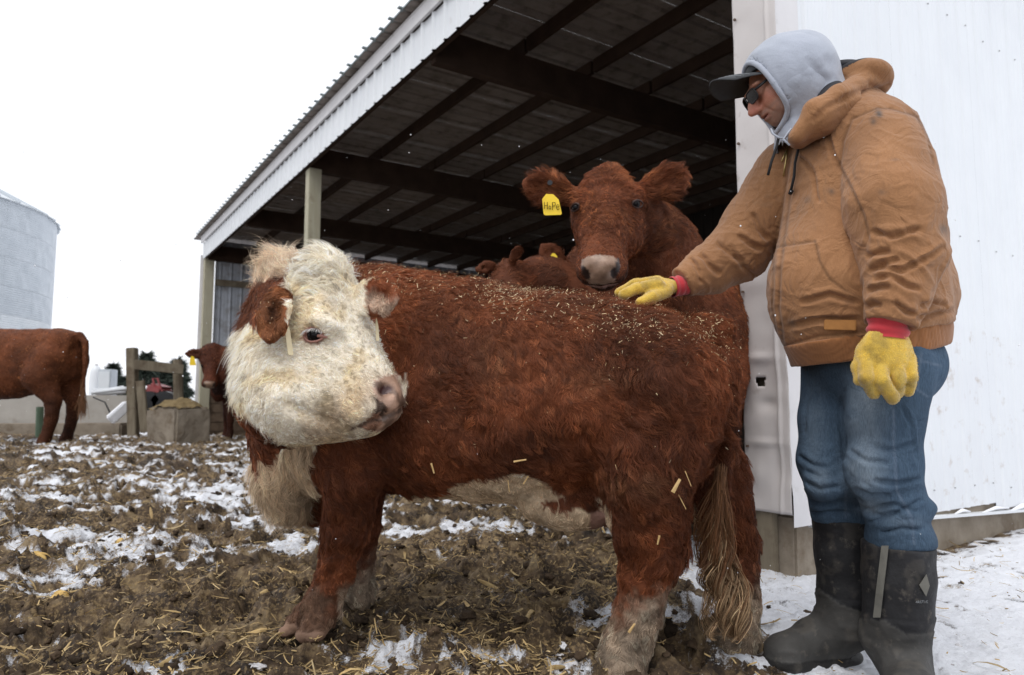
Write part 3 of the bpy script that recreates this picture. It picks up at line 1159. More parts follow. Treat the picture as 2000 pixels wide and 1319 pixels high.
def conifer(px, top, Y, w, lab, seed):
    rs = np.random.default_rng(seed)
    b = at(px, 770, Y)
    h = at(px, top, Y)[2]
    root = empty("evergreen_tree", (b[0], b[1], 0))
    tag(root, lab, "tree", "evergreens beyond the yard")
    MB().tube([(b[0], b[1], 0), (b[0], b[1], h * .95)], [.16, .03], 8).build("trunk", M_BARK, root)
    n = 2600
    f = rs.random(n) ** .8
    z = h * (.06 + .94 * f)
    rmax = w * (1 - f) ** .8 * (.75 + .35 * np.sin(f * 31 + seed)) + .05
    an = rs.random(n) * 2 * math.pi
    rr = rmax * rs.random(n) ** .5
    c = np.stack([b[0] + rr * np.cos(an), b[1] + rr * np.sin(an), z - rr * .25], 1)
    d = np.stack([np.cos(an), np.sin(an), rs.normal(size=n) * .35 - .15], 1) + rs.normal(size=(n, 3)) * .35
    d = d / np.linalg.norm(d, axis=1, keepdims=True)
    s_ = np.cross(d, rs.normal(size=(n, 3)))
    s_ = s_ / np.linalg.norm(s_, axis=1, keepdims=True)
    L_ = (.16 + .14 * rs.random(n))[:, None]
    V = np.stack([c - s_ * .035, c + s_ * .035, c + d * L_], 1).reshape(-1, 3)
    F = np.arange(3 * n).reshape(-1, 3)
    link("crown", np_mesh("crown", V, F, False), root, M_NEEDLE)
conifer(283, 690, 24, 1.1, "tall dark evergreen directly behind the timber post", 1)
conifer(245, 738, 26, .9, "low dark evergreen left of the timber post", 2)
conifer(316, 712, 25, .9, "dark evergreen behind the red loader", 3)
conifer(345, 702, 25, .9, "dark evergreen nearest the barn corner", 4)
conifer(219, 712, 27, .55, "slim pale evergreen above the pipe pile", 5)
# ------------------------------------------------------------------ cattle
M_HIDE = mk("cattle_hide", attr="col", col2=(.55, .5, .45), scale=14, rough=.75, bump=.5, bscale=60, bdist=.01, spec=.2)
M_NOSE = mk("moist_nose_leather", attr="col", col2=(.6, .55, .5), scale=40, rough=.38, bump=.5, bscale=160, bdist=.003, spec=.5)
M_EYE = mk("dark_wet_eye", (.010, .008, .008), (.005, .004, .005), 10, rough=.15, spec=.14)
M_EYEWHITE = mk("pink_eye_corner", (.40, .20, .16), (.28, .13, .105), 60, rough=.3, spec=.5)
M_METAL = mk("steel_clip", (.12, .12, .12), rough=.35, metal=.8)

def hair_mat(name, rough=.45):
    m = bpy.data.materials.new(name)
    m.use_nodes = True
    N, L = m.node_tree.nodes, m.node_tree.links
    N.remove(N["Principled BSDF"])
    at_ = N.new("ShaderNodeAttribute")
    at_.attribute_name = "col"
    d = N.new("ShaderNodeBsdfPrincipled")
    d.inputs["Roughness"].default_value = rough
    d.inputs["Specular IOR Level"].default_value = .28
    L.new(at_.outputs["Color"], d.inputs["Base Color"])
    tr = N.new("ShaderNodeBsdfTranslucent")
    L.new(at_.outputs["Color"], tr.inputs["Color"])
    mx = N.new("ShaderNodeMixShader")
    mx.inputs[0].default_value = .30
    L.new(d.outputs[0], mx.inputs[1])
    L.new(tr.outputs[0], mx.inputs[2])
    L.new(mx.outputs[0], N["Material Output"].inputs["Surface"])
    return m
M_HAIR = hair_mat("cattle_hair")

def strands(name, parent, P, rad, col, mat=None):
    """P (n,k,3) strand points, rad (n,k), col (n,3) -> one hair curves object"""
    n, k, _ = P.shape
    cu = bpy.data.hair_curves.new(name)
    cu.add_curves([k] * n)
    cu.attributes["position"].data.foreach_set("vector", P.astype(np.float32).ravel())
    ra = cu.attributes.get("radius") or cu.attributes.new("radius", 'FLOAT', 'POINT')
    ra.data.foreach_set("value", rad.astype(np.float32).ravel())
    ca = cu.attributes.new("col", 'FLOAT_COLOR', 'CURVE')
    c = np.ones((n, 4), np.float32)
    c[:, :3] = np.clip(col, 0, 1)
    ca.data.foreach_set("color", c.ravel())
    cu.materials.append(mat or M_HAIR)
    o = bpy.data.objects.new(name, cu)
    COL.objects.link(o)
    if parent is not None:
        o.parent = parent
        pl = Vector(parent.location)
        o.location = -pl
    return o

def coat(name, parent, V, F, N, count, Lv, Dv, Cv, dens=None, rad=.0006, lift=.5, clump=.6, wave=.25, seed=1, K=6, ncl=10, jit=.18, wfreq=7.0, cvar=.22):
    rs = np.random.default_rng(seed)
    T = np.concatenate([F[:, [0, 1, 2]], F[:, [0, 2, 3]]])
    A = np.linalg.norm(np.cross(V[T[:, 1]] - V[T[:, 0]], V[T[:, 2]] - V[T[:, 0]]), axis=1) * .5
    if dens is not None:
        A = A * dens[T].mean(1)
    cs = np.cumsum(A)
    ti = np.clip(np.searchsorted(cs, rs.random(count) * cs[-1]), 0, len(T) - 1)
    u = np.sqrt(rs.random(count))
    v = rs.random(count)
    bw = np.stack([1 - u, u * (1 - v), u * v], 1)
    g = lambda arr: (arr[T[ti]] * (bw[..., None] if arr.ndim > 1 else bw)).sum(1)
    p, n, d, L, c = g(V), g(N), g(Dv), g(Lv), g(Cv)
    n = n / (np.linalg.norm(n, axis=1, keepdims=True) + 1e-9)
    d = d + jit * rs.normal(size=d.shape)
    # locks: swirl the direction over a few centimetres
    sw = np.stack([noise(p, 16, seed * 7 + q) + .6 * noise(p, 38, seed * 7 + 3 + q) for q in range(3)], 1)
    d = d + wave * 2.2 * sw
    d = d - n * (d * n).sum(1, keepdims=True)
    d = d / (np.linalg.norm(d, axis=1, keepdims=True) + 1e-9)
    L = L * np.exp(rs.normal(size=count) * .22)
    sd = np.cross(n, d)
    t = np.linspace(0, 1, K)[None, :, None]
    lf = lift * (1 + .5 * noise(p, 22, seed + 5))[:, None, None]
    P = p[:, None] + L[:, None, None] * (n[:, None] * lf * (t - .42 * t * t) + d[:, None] * (t * .55 + .45 * t * t))
    ph = 6 * noise(p, 20, seed + 9)[:, None, None]
    P = P + L[:, None, None] * wave * .5 * t * (np.sin(t * wfreq + ph) - np.sin(ph)) * sd[:, None]
    if clump > 0:
        nc = max(1, count // ncl)
        ids = rs.choice(count, nc, replace=False)
        kd = kdtree.KDTree(nc)
        for j, q in enumerate(ids):
            kd.insert(p[q], j)
        kd.balance()
        near = np.array([kd.find(q)[1] for q in p])
        tgt = P[ids[near]]
        wgt = clump * (t ** 1.4) * (.5 + .8 * rs.random((nc, 1, 1))[near]).clip(0, 1)
        P = P * (1 - wgt) + tgt * wgt
        hi_ = np.where(rs.random((nc, 1)) < .22, np.array([[1.45, 1.60, 1.65]]), 1.0)
        c = c * ((1 + .16 * rs.normal(size=(nc, 1))) * np.where(c[ids].mean(1, keepdims=True) < .3, hi_, 1.0))[near]
    c = c * np.exp(cvar * rs.normal(size=(count, 1)))
    rr = rad * (1 - .92 * t[..., 0] ** 1.5) * np.exp(.2 * rs.normal(size=(count, 1)))
    return strands(name, parent, P, rr, c)

class Head:
    """local frame of a cow's head: f poll->muzzle, r its right side, u forehead normal"""
    def __init__(s, poll, muzzle, roll=0.0, length=.50):
        s.P0 = np.asarray(poll, float)
        d = np.asarray(muzzle, float) - s.P0
        s.sc = np.linalg.norm(d) / length
        s.F = unit(d)
        hz = unit(np.array([s.F[0], s.F[1], 0]))
        Rv = np.cross(hz, (0, 0, 1))
        U = unit(np.cross(Rv, s.F))
        s.U = unit(U * math.cos(roll) + Rv * math.sin(roll))
        s.R = np.cross(s.F, s.U)
    def __call__(s, f, r, u):
        return s.P0 + s.sc * (s.F * f + s.R * r + s.U * u)
    def loc(s, V):
        d = (V - s.P0) / s.sc
        return d @ s.F, d @ s.R, d @ s.U
    @property
    def ax(s):
        return (s.F, s.R, s.U)

def head_field(f, H, ears=True, ear_tip=None, fat=1.0, earr=.016, k=.03, eyef=.228):
    sc = H.sc
    q = lambda *a: [x * sc for x in a]
    f.ell(H(.10, 0, -.085), H.ax, q(.135, .122 * fat, .115), k)
    f.ell(H(.00, 0, -.02), H.ax, q(.06, .075, .055), .04 * sc)
    f.seg(H(.10, 0, -.085), H(.36, 0, -.075), .112 * sc * fat, .078 * sc, k, H.R, .98, .92)
    f.ell(H(.430, 0, -.085), H.ax, q(.080, .092, .078), .03 * sc)
    f.ell(H(.474, 0, -.066), H.ax, q(.040, .076, .052), .02 * sc)
    for e in (-1, 1):
        f.tube([H(.08, e * .06, -.19), H(.28, e * .045, -.165), H(.45, e * .02, -.148)], q(.058, .046, .036), .03 * sc)
        f.ell(H(.16, e * .075 * fat, -.15), H.ax, q(.125, .055, .10), .04 * sc)
        f.ell(H(eyef - .033, e * .098 * fat, -.032), H.ax, q(.05, .03, .026), .03 * sc)
        f.ell(H(.44, e * .055, -.105), H.ax, q(.055, .042, .045), .025 * sc)
    f.ell(H(.455, 0, -.15), H.ax, q(.042, .05, .028), .02 * sc)
    for e in (-1, 1):
        f.ell(H(eyef, e * .126 * fat, -.058), H.ax, q(.026, .02, .019), .012 * sc, 'sub')
        f.ell(H(.512, e * .046, -.058), (H.F, unit(H.R + .5 * e * H.U), unit(H.U - .5 * e * H.R)), q(.020, .015, .021), .010 * sc, 'sub')

def ear_field(f, base, tip, width_dir, r, w, k=.02, cup=None):
    base, tip = np.asarray(base), np.asarray(tip)
    nrm = unit(np.cross(unit(tip - base), width_dir))
    m = lambda t: base + (tip - base) * t
    f.tube([m(0), m(.3), m(.62), m(.88), m(1.0)], [r * 1.5, r * 1.25, r * 1.15, r * .9, r * .6], k, nrm, [1.3, w * .8 / r, w / r, w * .75 / r, 1.2])
    if cup is not None:
        f.ell(m(.58) + np.asarray(cup) * (r * 1.6), (unit(tip - base), unit(width_dir), nrm), (np.linalg.norm(tip - base) * .34, w * .62, r * 1.5), .01, 'sub')

RED = np.array([.122, .037, .0150])
CREAM = np.array([.86, .79, .66])

def eye_ball(name, parent, H, e, r=.021, pos=(.228, .112, -.058)):
    c = H(pos[0], e * pos[1], pos[2])
    me = bpy.data.meshes.new(name)
    bm = bmesh.new()
    bmesh.ops.create_uvsphere(bm, u_segments=24, v_segments=16, radius=r * H.sc)
    bm.to_mesh(me); bm.free()
    me.polygons.foreach_set("use_smooth", [True] * len(me.polygons))
    o = link(name, me, parent, M_EYE)
    o.location = Vector(o.location) + Vector(c)
    return o

def surf(V, N, x, y, r=5):
    """the front-most surface point seen at a photograph pixel and its normal"""
    px = proj(V)
    m = (np.linalg.norm(px - np.array([x, y]), axis=1) < r) & (facing(V, N) > .05)
    while not m.any():
        r *= 1.6
        m = (np.linalg.norm(px - np.array([x, y]), axis=1) < r) & (facing(V, N) > 0)
    i = np.where(m)[0]
    y0 = V[i, 1].min()
    i = i[V[i, 1] < y0 + .03]
    return at(x, y, V[i, 1].mean()), unit(N[i].mean(0))

def make_eye(root, S, n, r, side, lidmat, corner=False, lash=None, rs=None):
    n = unit(n)
    e1 = unit(np.cross(n, UP)) * -1.0
    if e1[0] < 0: e1 = -e1
    e2 = unit(np.cross(n, e1)); e2 = e2 if e2[2] > 0 else -e2
    c = S - n * r * .30
    me = bpy.data.meshes.new("eye")
    bm = bmesh.new()
    bmesh.ops.create_uvsphere(bm, u_segments=24, v_segments=16, radius=r)
    bm.to_mesh(me); bm.free()
    me.polygons.foreach_set("use_smooth", [True] * len(me.polygons))
    o = link("eye", me, root, M_EYE)
    o.location = Vector(o.location) + Vector(c)
    for sgn, nm in ((1, "upper_eyelid"), (-1, "lower_eyelid")):
        pts, rad = [], []
        for i in range(15):
            a = math.pi * i / 14
            x, z = -1.30 * r * math.cos(a), sgn * (.86 if sgn > 0 else .80) * r * math.sin(a)
            dep = math.sqrt(max(0.05, 1.08 - (x / r / 1.5) ** 2 - (z / r) ** 2)) * r
            pts.append(c + e1 * (x + .12 * r) + e2 * (z - .10 * r * math.cos(a)) + n * dep)
            rad.append(r * ((.15 + .10 * math.sin(a)) if sgn > 0 else (.10 + .05 * math.sin(a))))
        MB().tube(pts, rad, 8).build(nm, lidmat, root, smooth=True)
    if corner:
        q = c + e1 * r * 1.12 + n * r * .58 - e2 * r * .12
        MB().tube([q - e1 * r * .55 + n * r * .2, q, q + e1 * r * .7 - e2 * r * .2], [r * .16, r * .26, r * .10], 8).build("eye_corner", lidmat, root, smooth=True)
    if lash is not None:
        nb = 60
        P = np.zeros((nb, 6, 3))
        for i in range(nb):
            a = math.pi * (.12 + .70 * i / (nb - 1))
            x, z = -1.25 * r * math.cos(a), .80 * r * math.sin(a)
            o_ = c + e1 * (x + .12 * r) + e2 * z + n * r * .92 + rs.normal(size=3) * .0008
            d = unit(n * .8 - e2 * .25 - e1 * (.5 * math.cos(a)) + rs.normal(size=3) * .12)
            for k_ in range(6):
                P[i, k_] = o_ + d * .015 * k_ / 5 - UP * .006 * (k_ / 5) ** 2
        strands("eyelashes", root, P, np.full((nb, 6), .00045) * np.linspace(1, .35, 6), np.repeat(np.asarray(lash)[None], nb, 0))

def mesh_cow(root, f, colour, relax=3):
    V, F = f.mesh(relax)
    N = vnormals(V, F)
    return V, F, N

# ---- the hereford in front ----
hA = np.array([-.957, .289, 0])
hL = np.array([-.289, -.957, 0])          # its left side, towards the camera
hO = np.array([.51, 2.26, 0.0])
def HC(s, l, z): return hO + hA * s + hL * l + np.array([0, 0, z])

def hereford():
    root = empty("hereford_cow", HC(.55, 0, 0))
    tag(root, "shaggy red cow with curly white face looking back, patted by the man", "cow")
    f = Field((-1.25, 1.62, -.02), (.98, 3.15, 1.50), .0095)
    st = [(-.10, .83, .15, .16), (-.01, .85, .25, .228), (.18, .84, .31, .295), (.45, .825, .345, .34), (.7, .85, .355, .375), (.95, .885, .335, .385), (1.15, .90, .30, .375), (1.33, .85, .23, .33)]
    f.loft(hO, hA, hL, st, .05)
    # rump, hip bones, shoulder, brisket
    f.ell(HC(.08, .12, .91), (hA, hL, UP), (.15, .13, .15), .06)
    f.ell(HC(.08, -.12, .91), (hA, hL, UP), (.15, .13, .15), .06)
    f.ell(HC(1.1, .2, .80), (hA, hL, UP), (.2, .14, .30), .08)
    f.ell(HC(1.1, -.2, .80), (hA, hL, UP), (.2, .14, .30), .08)
    f.ell(HC(1.36, .02, .62), (hA, hL, UP), (.13, .14, .20), .08)
    f.tube([at(560, 850, 2.47), at(556, 930, 2.47), at(560, 985, 2.49)], [.12, .095, .06], .06)
    f.ell(HC(1.30, 0, .50), (hA, hL, UP), (.17, .10, .13), .06)
    # udder and flank fold
    f.ell(at(1110, 985, 2.3), (hA, hL, UP), (.16, .13, .075), .05)
    f.seg(at(1168, 985, 2.22), at(1166, 1018, 2.22), .016, .011, .02)
    # hind legs
    nh = [HC(.03, .16, .84), at(1258, 930, 2.12), at(1278, 1075, 2.16), at(1250, 1185, 2.18), at(1225, 1265, 2.18), at(1210, 1315, 2.16)]
    f.tube(nh, [.19, .132, .084, .064, .062, .078], .06)
    f.seg(at(1280, 890, 2.12), at(1260, 1010, 2.14), .135, .088, .06)
    f.seg(at(1312, 1070, 2.18), at(1292, 1125, 2.19), .044, .040, .03)
    fh = [HC(.02, -.15, .84), at(1385, 950, 2.42), at(1442, 1060, 2.40), at(1442, 1180, 2.35), at(1436, 1250, 2.34), at(1428, 1288, 2.33)]
    f.tube(fh, [.17, .125, .060, .056, .060, .074], .06)
    f.seg(at(1385, 940, 2.38), at(1424, 1040, 2.38), .10, .062, .05)
    # front legs
    nf = [HC(1.08, .2, .70), at(688, 930, 2.30), at(674, 1035, 2.37), at(654, 1115, 2.40), at(630, 1178, 2.41), at(612, 1205, 2.40)]
    f.tube(nf, [.145, .088, .072, .054, .058, .050], .05)
    for dY, dx_, dy_ in ((-.035, 22, 8), (.042, -6, -2)):
        hb_ = at(604 + dx_, 1200 + dy_, 2.40 + dY)
        f.tube([hb_, at(586 + dx_, 1222 + dy_, 2.385 + dY), at(566 + dx_, 1236 + dy_, 2.37 + dY)], [.040, .034, .017], .012)
    f.seg(at(655, 1190, 2.42), at(662, 1204, 2.41), .022, .013, .02)
    ff = [HC(1.10, -.2, .70), at(704, 950, 2.72), at(702, 1040, 2.78), at(700, 1115, 2.80), at(696, 1150, 2.79), at(690, 1172, 2.77)]
    f.tube(ff, [.14, .088, .068, .052, .060, .066], .05)
    # neck, bent round to the camera
    H = Head(at(640, 530, 2.17), at(776, 764, 2.03), roll=.0, length=.465)
    f.tube([HC(1.10, 0, .98), at(600, 665, 2.50), at(572, 690, 2.36), at(600, 650, 2.22)], [.29, .23, .18, .16], .08)
    f.tube([at(590, 610, 2.44), at(575, 585, 2.33), at(600, 560, 2.24)], [.16, .12, .10], .06)
    # full cheek and throat
    f.ell(at(540, 735, 2.17), (np.array([1, 0, 0]), np.array([0, 1, 0]), UP), (.105, .12, .165), .07)
    f.ell(at(560, 765, 2.12), (np.array([1, 0, 0]), np.array([0, 1, 0]), UP), (.135, .12, .14), .10)
    f.ell(at(605, 775, 2.12), (np.array([1, 0, 0]), np.array([0, 1, 0]), UP), (.13, .115, .11), .10)
    f.ell(at(655, 800, 2.10), (unit((1, 0, -.25)), np.array([0, 1, 0]), unit((.25, 0, 1))), (.12, .09, .078), .08)
    f.ell(at(708, 800, 2.06), (unit((1, 0, -.35)), np.array([0, 1, 0]), unit((.35, 0, 1))), (.080, .078, .068), .05)
    head_field(f, H, fat=1.06, k=.05)
    # topknot
    f.ell(at(632, 525, 2.17), H.ax, (.07, .10, .06), .05)
    f.ell(at(545, 530, 2.34), H.ax, (.05, .06, .045), .04)
    # ears
    eb, et = at(546, 566, 2.04), at(528, 662, 1.955)
    ear_field(f, eb, et, unit((.9, -.3, .15)), .014, .036, .02, cup=np.array([.15, -1, 0]))
    fb, ft = at(706, 574, 2.11), at(768, 588, 2.045)
    ear_field(f, fb, ft, unit((.15, .2, 1)), .013, .042, .02, cup=np.array([0, -1, 0]))
    # tail
    f.tube([HC(-.08, 0, 1.03), at(1404, 650, 2.22), at(1426, 740, 2.18), at(1418, 850, 2.16), at(1406, 960, 2.16), at(1406, 1060, 2.17)], [.05, .042, .032, .028, .026, .020], .025)
    # eye lids of the near eye
    V, F = f.mesh(2)
    N = vnormals(V, F)
    fl, rl, ul = H.loc(V)
    hb = sstep(-.14, -.06, fl) * sstep(.24, .18, np.abs(rl)) * sstep(.62, .56, fl)
    # slow lumps of the winter coat, mouth line, nostril wings
    lump = fbm(V, 9, 3, 2) * .010 + fbm(V, 24, 2, 4) * .005
    mouth = np.exp(-((ul + .122 - .05 * (fl - .46)) / .007) ** 2) * sstep(.36, .42, fl) * sstep(.10, .06, np.abs(rl) * 0)
    pxx = proj(V)
    fcc = facing(V, N) > .0
    fm = hb * fcc
    dm, _ = pdist(pxx, [(790, 797), (762, 812), (722, 824), (690, 838)])
    mouth = np.maximum(mouth * 0, np.exp(-(dm / 5) ** 2))
    nost = np.exp(-((pxx[:, 0] - 752) / 13) ** 2 - ((pxx[:, 1] - 763) / 9) ** 2)
    wing = np.exp(-((pxx[:, 0] - 738) / 9) ** 2 - ((pxx[:, 1] - 758) / 16) ** 2) + np.exp(-((pxx[:, 0] - 770) / 9) ** 2 - ((pxx[:, 1] - 770) / 16) ** 2)
    V = V + N * ((-.022 * nost + .008 * wing) * fm)[:, None]
    for ln_, w_, d_ in (([(578, 645), (598, 626), (640, 628), (662, 645)], 10, .011), ([(630, 690), (665, 715), (700, 735)], 13, .008), ([(660, 655), (690, 700), (716, 742)], 9, -.007),
                        ([(560, 790), (610, 815), (665, 826)], 12, -.010), ([(590, 700), (600, 740), (640, 775)], 26, .008), ([(655, 560), (690, 600), (720, 660)], 20, .006), ([(600, 560), (605, 600), (596, 625)], 10, -.006), ([(690, 752), (715, 775), (728, 800)], 12, .007)):
        dl_, fr_ = pdist(pxx, ln_)
        V = V + N * (d_ * np.exp(-(dl_ / w_) ** 2) * fcc * (V[:, 1] < 2.2))[:, None]
    V = V + N * (lump * (1 - .7 * hb) - .010 * mouth * hb)[:, None]
    cake = sstep(.40, .15, V[:, 2]) * np.clip(1 - 2.2 * np.abs(noise(V, 34, 95)), 0, 1)
    V = V + N * (.007 * cake)[:, None]
    N = vnormals(V, F)
    fl, rl, ul = H.loc(V)
    px = proj(V)
    # colours: where the coat is white
    s_ = (V - hO) @ hA
    l_ = (V - hO) @ hL
    z = V[:, 2]
    n1 = fbm(V, 7, 3, 77) * .03
    dax = np.linalg.norm(V - (H(0, 0, -.09) + np.clip(fl, 0, .45)[:, None] * H.sc * H.F), axis=1)
    inhead = (fl > -.13 + n1) & (np.abs(rl) < .26) & (fl < .62) & (dax < .21) & (px[:, 0] < 800) & (V[:, 1] < np.interp(px[:, 0], [600, 700, 800], [2.36, 2.22, 2.13]))
    pol = np.array([(505, 520), (560, 498), (575, 560), (560, 650), (535, 668), (515, 640), (470, 655), (455, 600), (480, 560)])
    def inpoly(p, poly):
        x, y = p[:, 0], p[:, 1]
        r_ = np.zeros(len(p), bool)
        j = len(poly) - 1
        for i in range(len(poly)):
            xi, yi = poly[i]
            xj, yj = poly[j]
            c_ = ((yi > y) != (yj > y)) & (x < (xj - xi) * (y - yi) / (yj - yi + 1e-9) + xi)
            r_ ^= c_
            j = i
        return r_
    wob = np.stack([fbm(V, 12, 2, 5), fbm(V, 12, 2, 6)], 1) * 9
    face = inpoly(px + wob, np.array([(440, 640), (512, 638), (540, 668), (562, 645), (556, 560), (572, 500), (640, 470), (700, 500), (722, 560), (742, 640), (800, 745), (800, 830), (700, 870), (600, 885), (520, 850), (455, 790)])) & (V[:, 1] < np.interp(px[:, 0], [560, 620, 800], [2.46, 2.22, 2.14]))
    farear = (px[:, 0] > 722) & (px[:, 1] < 625) & inhead
    white = face & ~farear & ((inhead) | (s_ > 1.05) | (V[:, 1] < 2.2))
    tuft = inpoly(px + wob, np.array([(500, 560), (498, 500), (560, 478), (585, 510), (555, 530)])) & (V[:, 1] < 2.6)
    brisk = inpoly(px + wob, np.array([(495, 900), (530, 920), (545, 860), (600, 850), (612, 960), (590, 1040), (500, 1040)])) & (V[:, 1] > 2.2)
    belly = (s_ > -.05) & (s_ < 1.0) & (z < .565 - .22 * np.abs(s_ - .42) ** 1.2 + n1 * 1.2) & (z > .36) & (np.abs(l_) < .33 - .0 * s_) & (N[:, 2] < .15) & ~(((px[:, 0] > 1195) & (l_ > .02)) | (px[:, 0] < 775))
    foot = z < .165 + n1
    white = white | tuft | brisk | belly
    Cv = np.repeat(RED[None], len(V), 0)
    v_ = fbm(V, 5, 3, 21)[:, None]
    Cv = Cv * (1 + .35 * v_) * np.where(v_ > .1, np.array([1.15, 1.15, 1.1]), 1)
    # hair gets lighter and more orange towards the back line
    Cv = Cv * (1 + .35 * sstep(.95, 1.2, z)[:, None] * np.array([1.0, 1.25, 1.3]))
    # dusty patches on the ribs
    for (cx, cy, rx, ry, a_) in ((965, 705, 38, 45, .26), (1160, 740, 60, 22, .24), (850, 735, 14, 48, .12), (1240, 960, 80, 40, .15), (1230, 940, 60, 22, .2)):
        w_ = a_ * np.exp(-((px[:, 0] - cx) / rx) ** 2 - ((px[:, 1] - cy) / ry) ** 2) * (facing(V, N) > 0)
        w_ = w_ * (.6 + .6 * noise(V, 60, 3))
        Cv = Cv * (1 - w_[:, None].clip(0, 1)) + np.array([.19, .125, .07]) * w_[:, None].clip(0, 1)
    cream = CREAM * (1 + .10 * fbm(V, 14, 3, 8)[:, None]) * (1 - sstep(.0, .7, fbm(V, 16, 2, 9))[:, None] * np.array([.10, .17, .30]))
    Cv = np.where(white[:, None], cream, Cv)
    Cv = np.where(tuft[:, None], np.array([.66, .52, .39]), Cv)
    def dseg(a_, b_):
        t_ = np.clip(((V - a_) @ (b_ - a_)) / ((b_ - a_) @ (b_ - a_)), 0, 1)
        return np.linalg.norm(V - (a_ + t_[:, None] * (b_ - a_)), axis=1)
    nearf = (dseg(eb, et) < .046) & (((V - eb) @ unit(et - eb)) > .012) & (V[:, 1] < 2.035)
    farf = (dseg(fb, ft) < .050) & (px[:, 0] > 716) & (V[:, 1] < 2.13)
    white = white & ~nearf & ~farf
    Cv = np.where(nearf[:, None], RED * 1.15 * np.array([1, 1.1, 1.1]) * (1 + .4 * fbm(V, 14, 2, 3)[:, None]), Cv)
    fw_ = sstep(566, 592, px[:, 1] + .25 * (740 - px[:, 0]) + 8 * noise(V, 40, 2))[:, None]
    Cv = np.where(farf[:, None], RED * 1.7 * (1 - fw_) + np.array([.46, .34, .26]) * fw_, Cv)
    er_ = (px[:, 0] < 575) & (px[:, 0] > 500) & (px[:, 1] > 560) & (px[:, 1] < 670) & (V[:, 1] < 2.055) & ~white
    Cv = np.where(er_[:, None], Cv * np.array([1.45, 1.6, 1.5]), Cv)
    hol = np.exp(-((px[:, 0] - 533) / 9) ** 2 - ((px[:, 1] - 606) / 24) ** 2) * er_
    Cv = Cv * (1 - .75 * hol)[:, None]
    bb = (brisk | belly)[:, None]
    Cv = np.where(bb, np.array([.56, .44, .31]) * (1 + .25 * fbm(V, 10, 3, 12)[:, None]), Cv)
    # dirt smudge by the mouth, dung at the feet
    w_ = np.exp(-((px[:, 0] - 640) / 22) ** 2 - ((px[:, 1] - 800) / 36) ** 2) * (.75 + .6 * noise(V, 70, 31)) * inhead
    w_ = w_ + .9 * np.exp(-((px[:, 0] - 672) / 30) ** 2 - ((px[:, 1] - 836) / 14) ** 2) * inhead * (.7 + .5 * noise(V, 70, 32))
    w_ = np.clip(w_ * 1.2, 0, .75)[:, None]
    Cv = Cv * (1 - w_) + np.array([.22, .17, .08]) * w_
    w_ = .55 * np.exp(-((px[:, 0] - 660) / 25) ** 2 - ((px[:, 1] - 560) / 30) ** 2) * inhead * (.5 + noise(V, 45, 33))
    w_ = np.clip(w_, 0, .6)[:, None]
    Cv = Cv * (1 - w_) + np.array([.42, .31, .16]) * w_
    muzz = inhead & (fl > .43) & (ul > -.125 + .1 * (fl - .46)) & (np.abs(rl) < .085)
    nosel = muzz & (fl > .462 + .015 * noise(V, 40, 6)) & (ul > -.118) & (np.abs(rl) < .07)
    w_ = (np.exp(-((fl - .45) / .05) ** 2) * inhead * .5)[:, None]
    Cv = Cv * (1 - w_) + np.array([.55, .40, .27]) * w_
    nose_c = np.array([.33, .185, .125]) * (1 + .4 * fbm(V, 30, 3, 44)[:, None])
    nose_c = np.where(fbm(V, 22, 2, 45)[:, None] > .3, np.array([.10, .065, .05]), nose_c)
    Cv = np.where(nosel[:, None], nose_c, Cv)
    nosel = (nosel & (rl < .03)) | (inhead & inpoly(px + wob * .35, np.array([(728, 742), (752, 734), (776, 732), (795, 765), (795, 800), (770, 806), (752, 792), (736, 778)])))
    nose_c = np.array([.44, .285, .21]) * (1 + .35 * fbm(V, 30, 3, 44)[:, None])
    nose_c = nose_c * (1 - .6 * sstep(.1, .5, fbm(V, 26, 2, 45))[:, None])
    Cv = np.where(nosel[:, None], nose_c, Cv)
    hole = inhead & ((((px[:, 0] - 752) / 13) ** 2 + ((px[:, 1] - 763) / 8.5) ** 2) < 1)
    Cv = np.where(hole[:, None], np.array([.07, .026, .024]), Cv)
    dm, _ = pdist(px, [(790, 797), (762, 812), (722, 824), (690, 838)])
    mline = inhead & (dm < 3.5)
    Cv = np.where(mline[:, None], np.array([.12, .075, .055]), Cv)
    S0, n0_ = surf(V, N, 614, 655)
    ed_ = np.linalg.norm((V - S0) / np.array([1, 1, .75]), axis=1)
    eyer = ed_ < .034
    Cv = np.where(eyer[:, None], np.array([.40, .22, .17]), Cv)
    dirt = sstep(.30, .13, z + .10 * fbm(V, 11, 3, 51) + .05 * noise(V, 45, 55)) * (z < .46)
    whitefoot = (px[:, 0] > 1385) | ((px[:, 0] > 660) & (px[:, 0] < 740)) | ((px[:, 0] > 1140) & (px[:, 0] < 1310))
    dc = np.where(whitefoot[:, None], np.array([.27, .21, .155]), np.array([.13, .072, .045]))
    dc = dc * (1 + .4 * fbm(V, 25, 3, 52)[:, None])
    Cv = Cv * (1 - dirt[:, None]) + dc * dirt[:, None]
    teat = (np.abs(px[:, 0] - 1167) < 16) & (px[:, 1] > 1000) & (px[:, 1] < 1050) & (V[:, 1] > 2.17)
    Cv = np.where(teat[:, None], np.array([.40, .25, .21]), Cv)
    hoofc = (z < .095) & (px[:, 0] < 650) & (px[:, 1] > 1200 + (px[:, 0] - 600) * .1)
    Cv = np.where(hoofc[:, None], np.array([.25, .16, .115]) * (1 + .4 * fbm(V, 30, 2, 53)[:, None]), Cv)
    Cv = np.clip(Cv, .004, .95)
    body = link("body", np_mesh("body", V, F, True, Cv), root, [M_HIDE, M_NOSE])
    mi = (nosel[F].sum(1) >= 2) | (hole[F].sum(1) >= 2)
    body.data.polygons.foreach_set("material_index", mi.astype(np.int32))
    # hair
    Lv = .025 + .009 * fbm(V, 6, 2, 61)
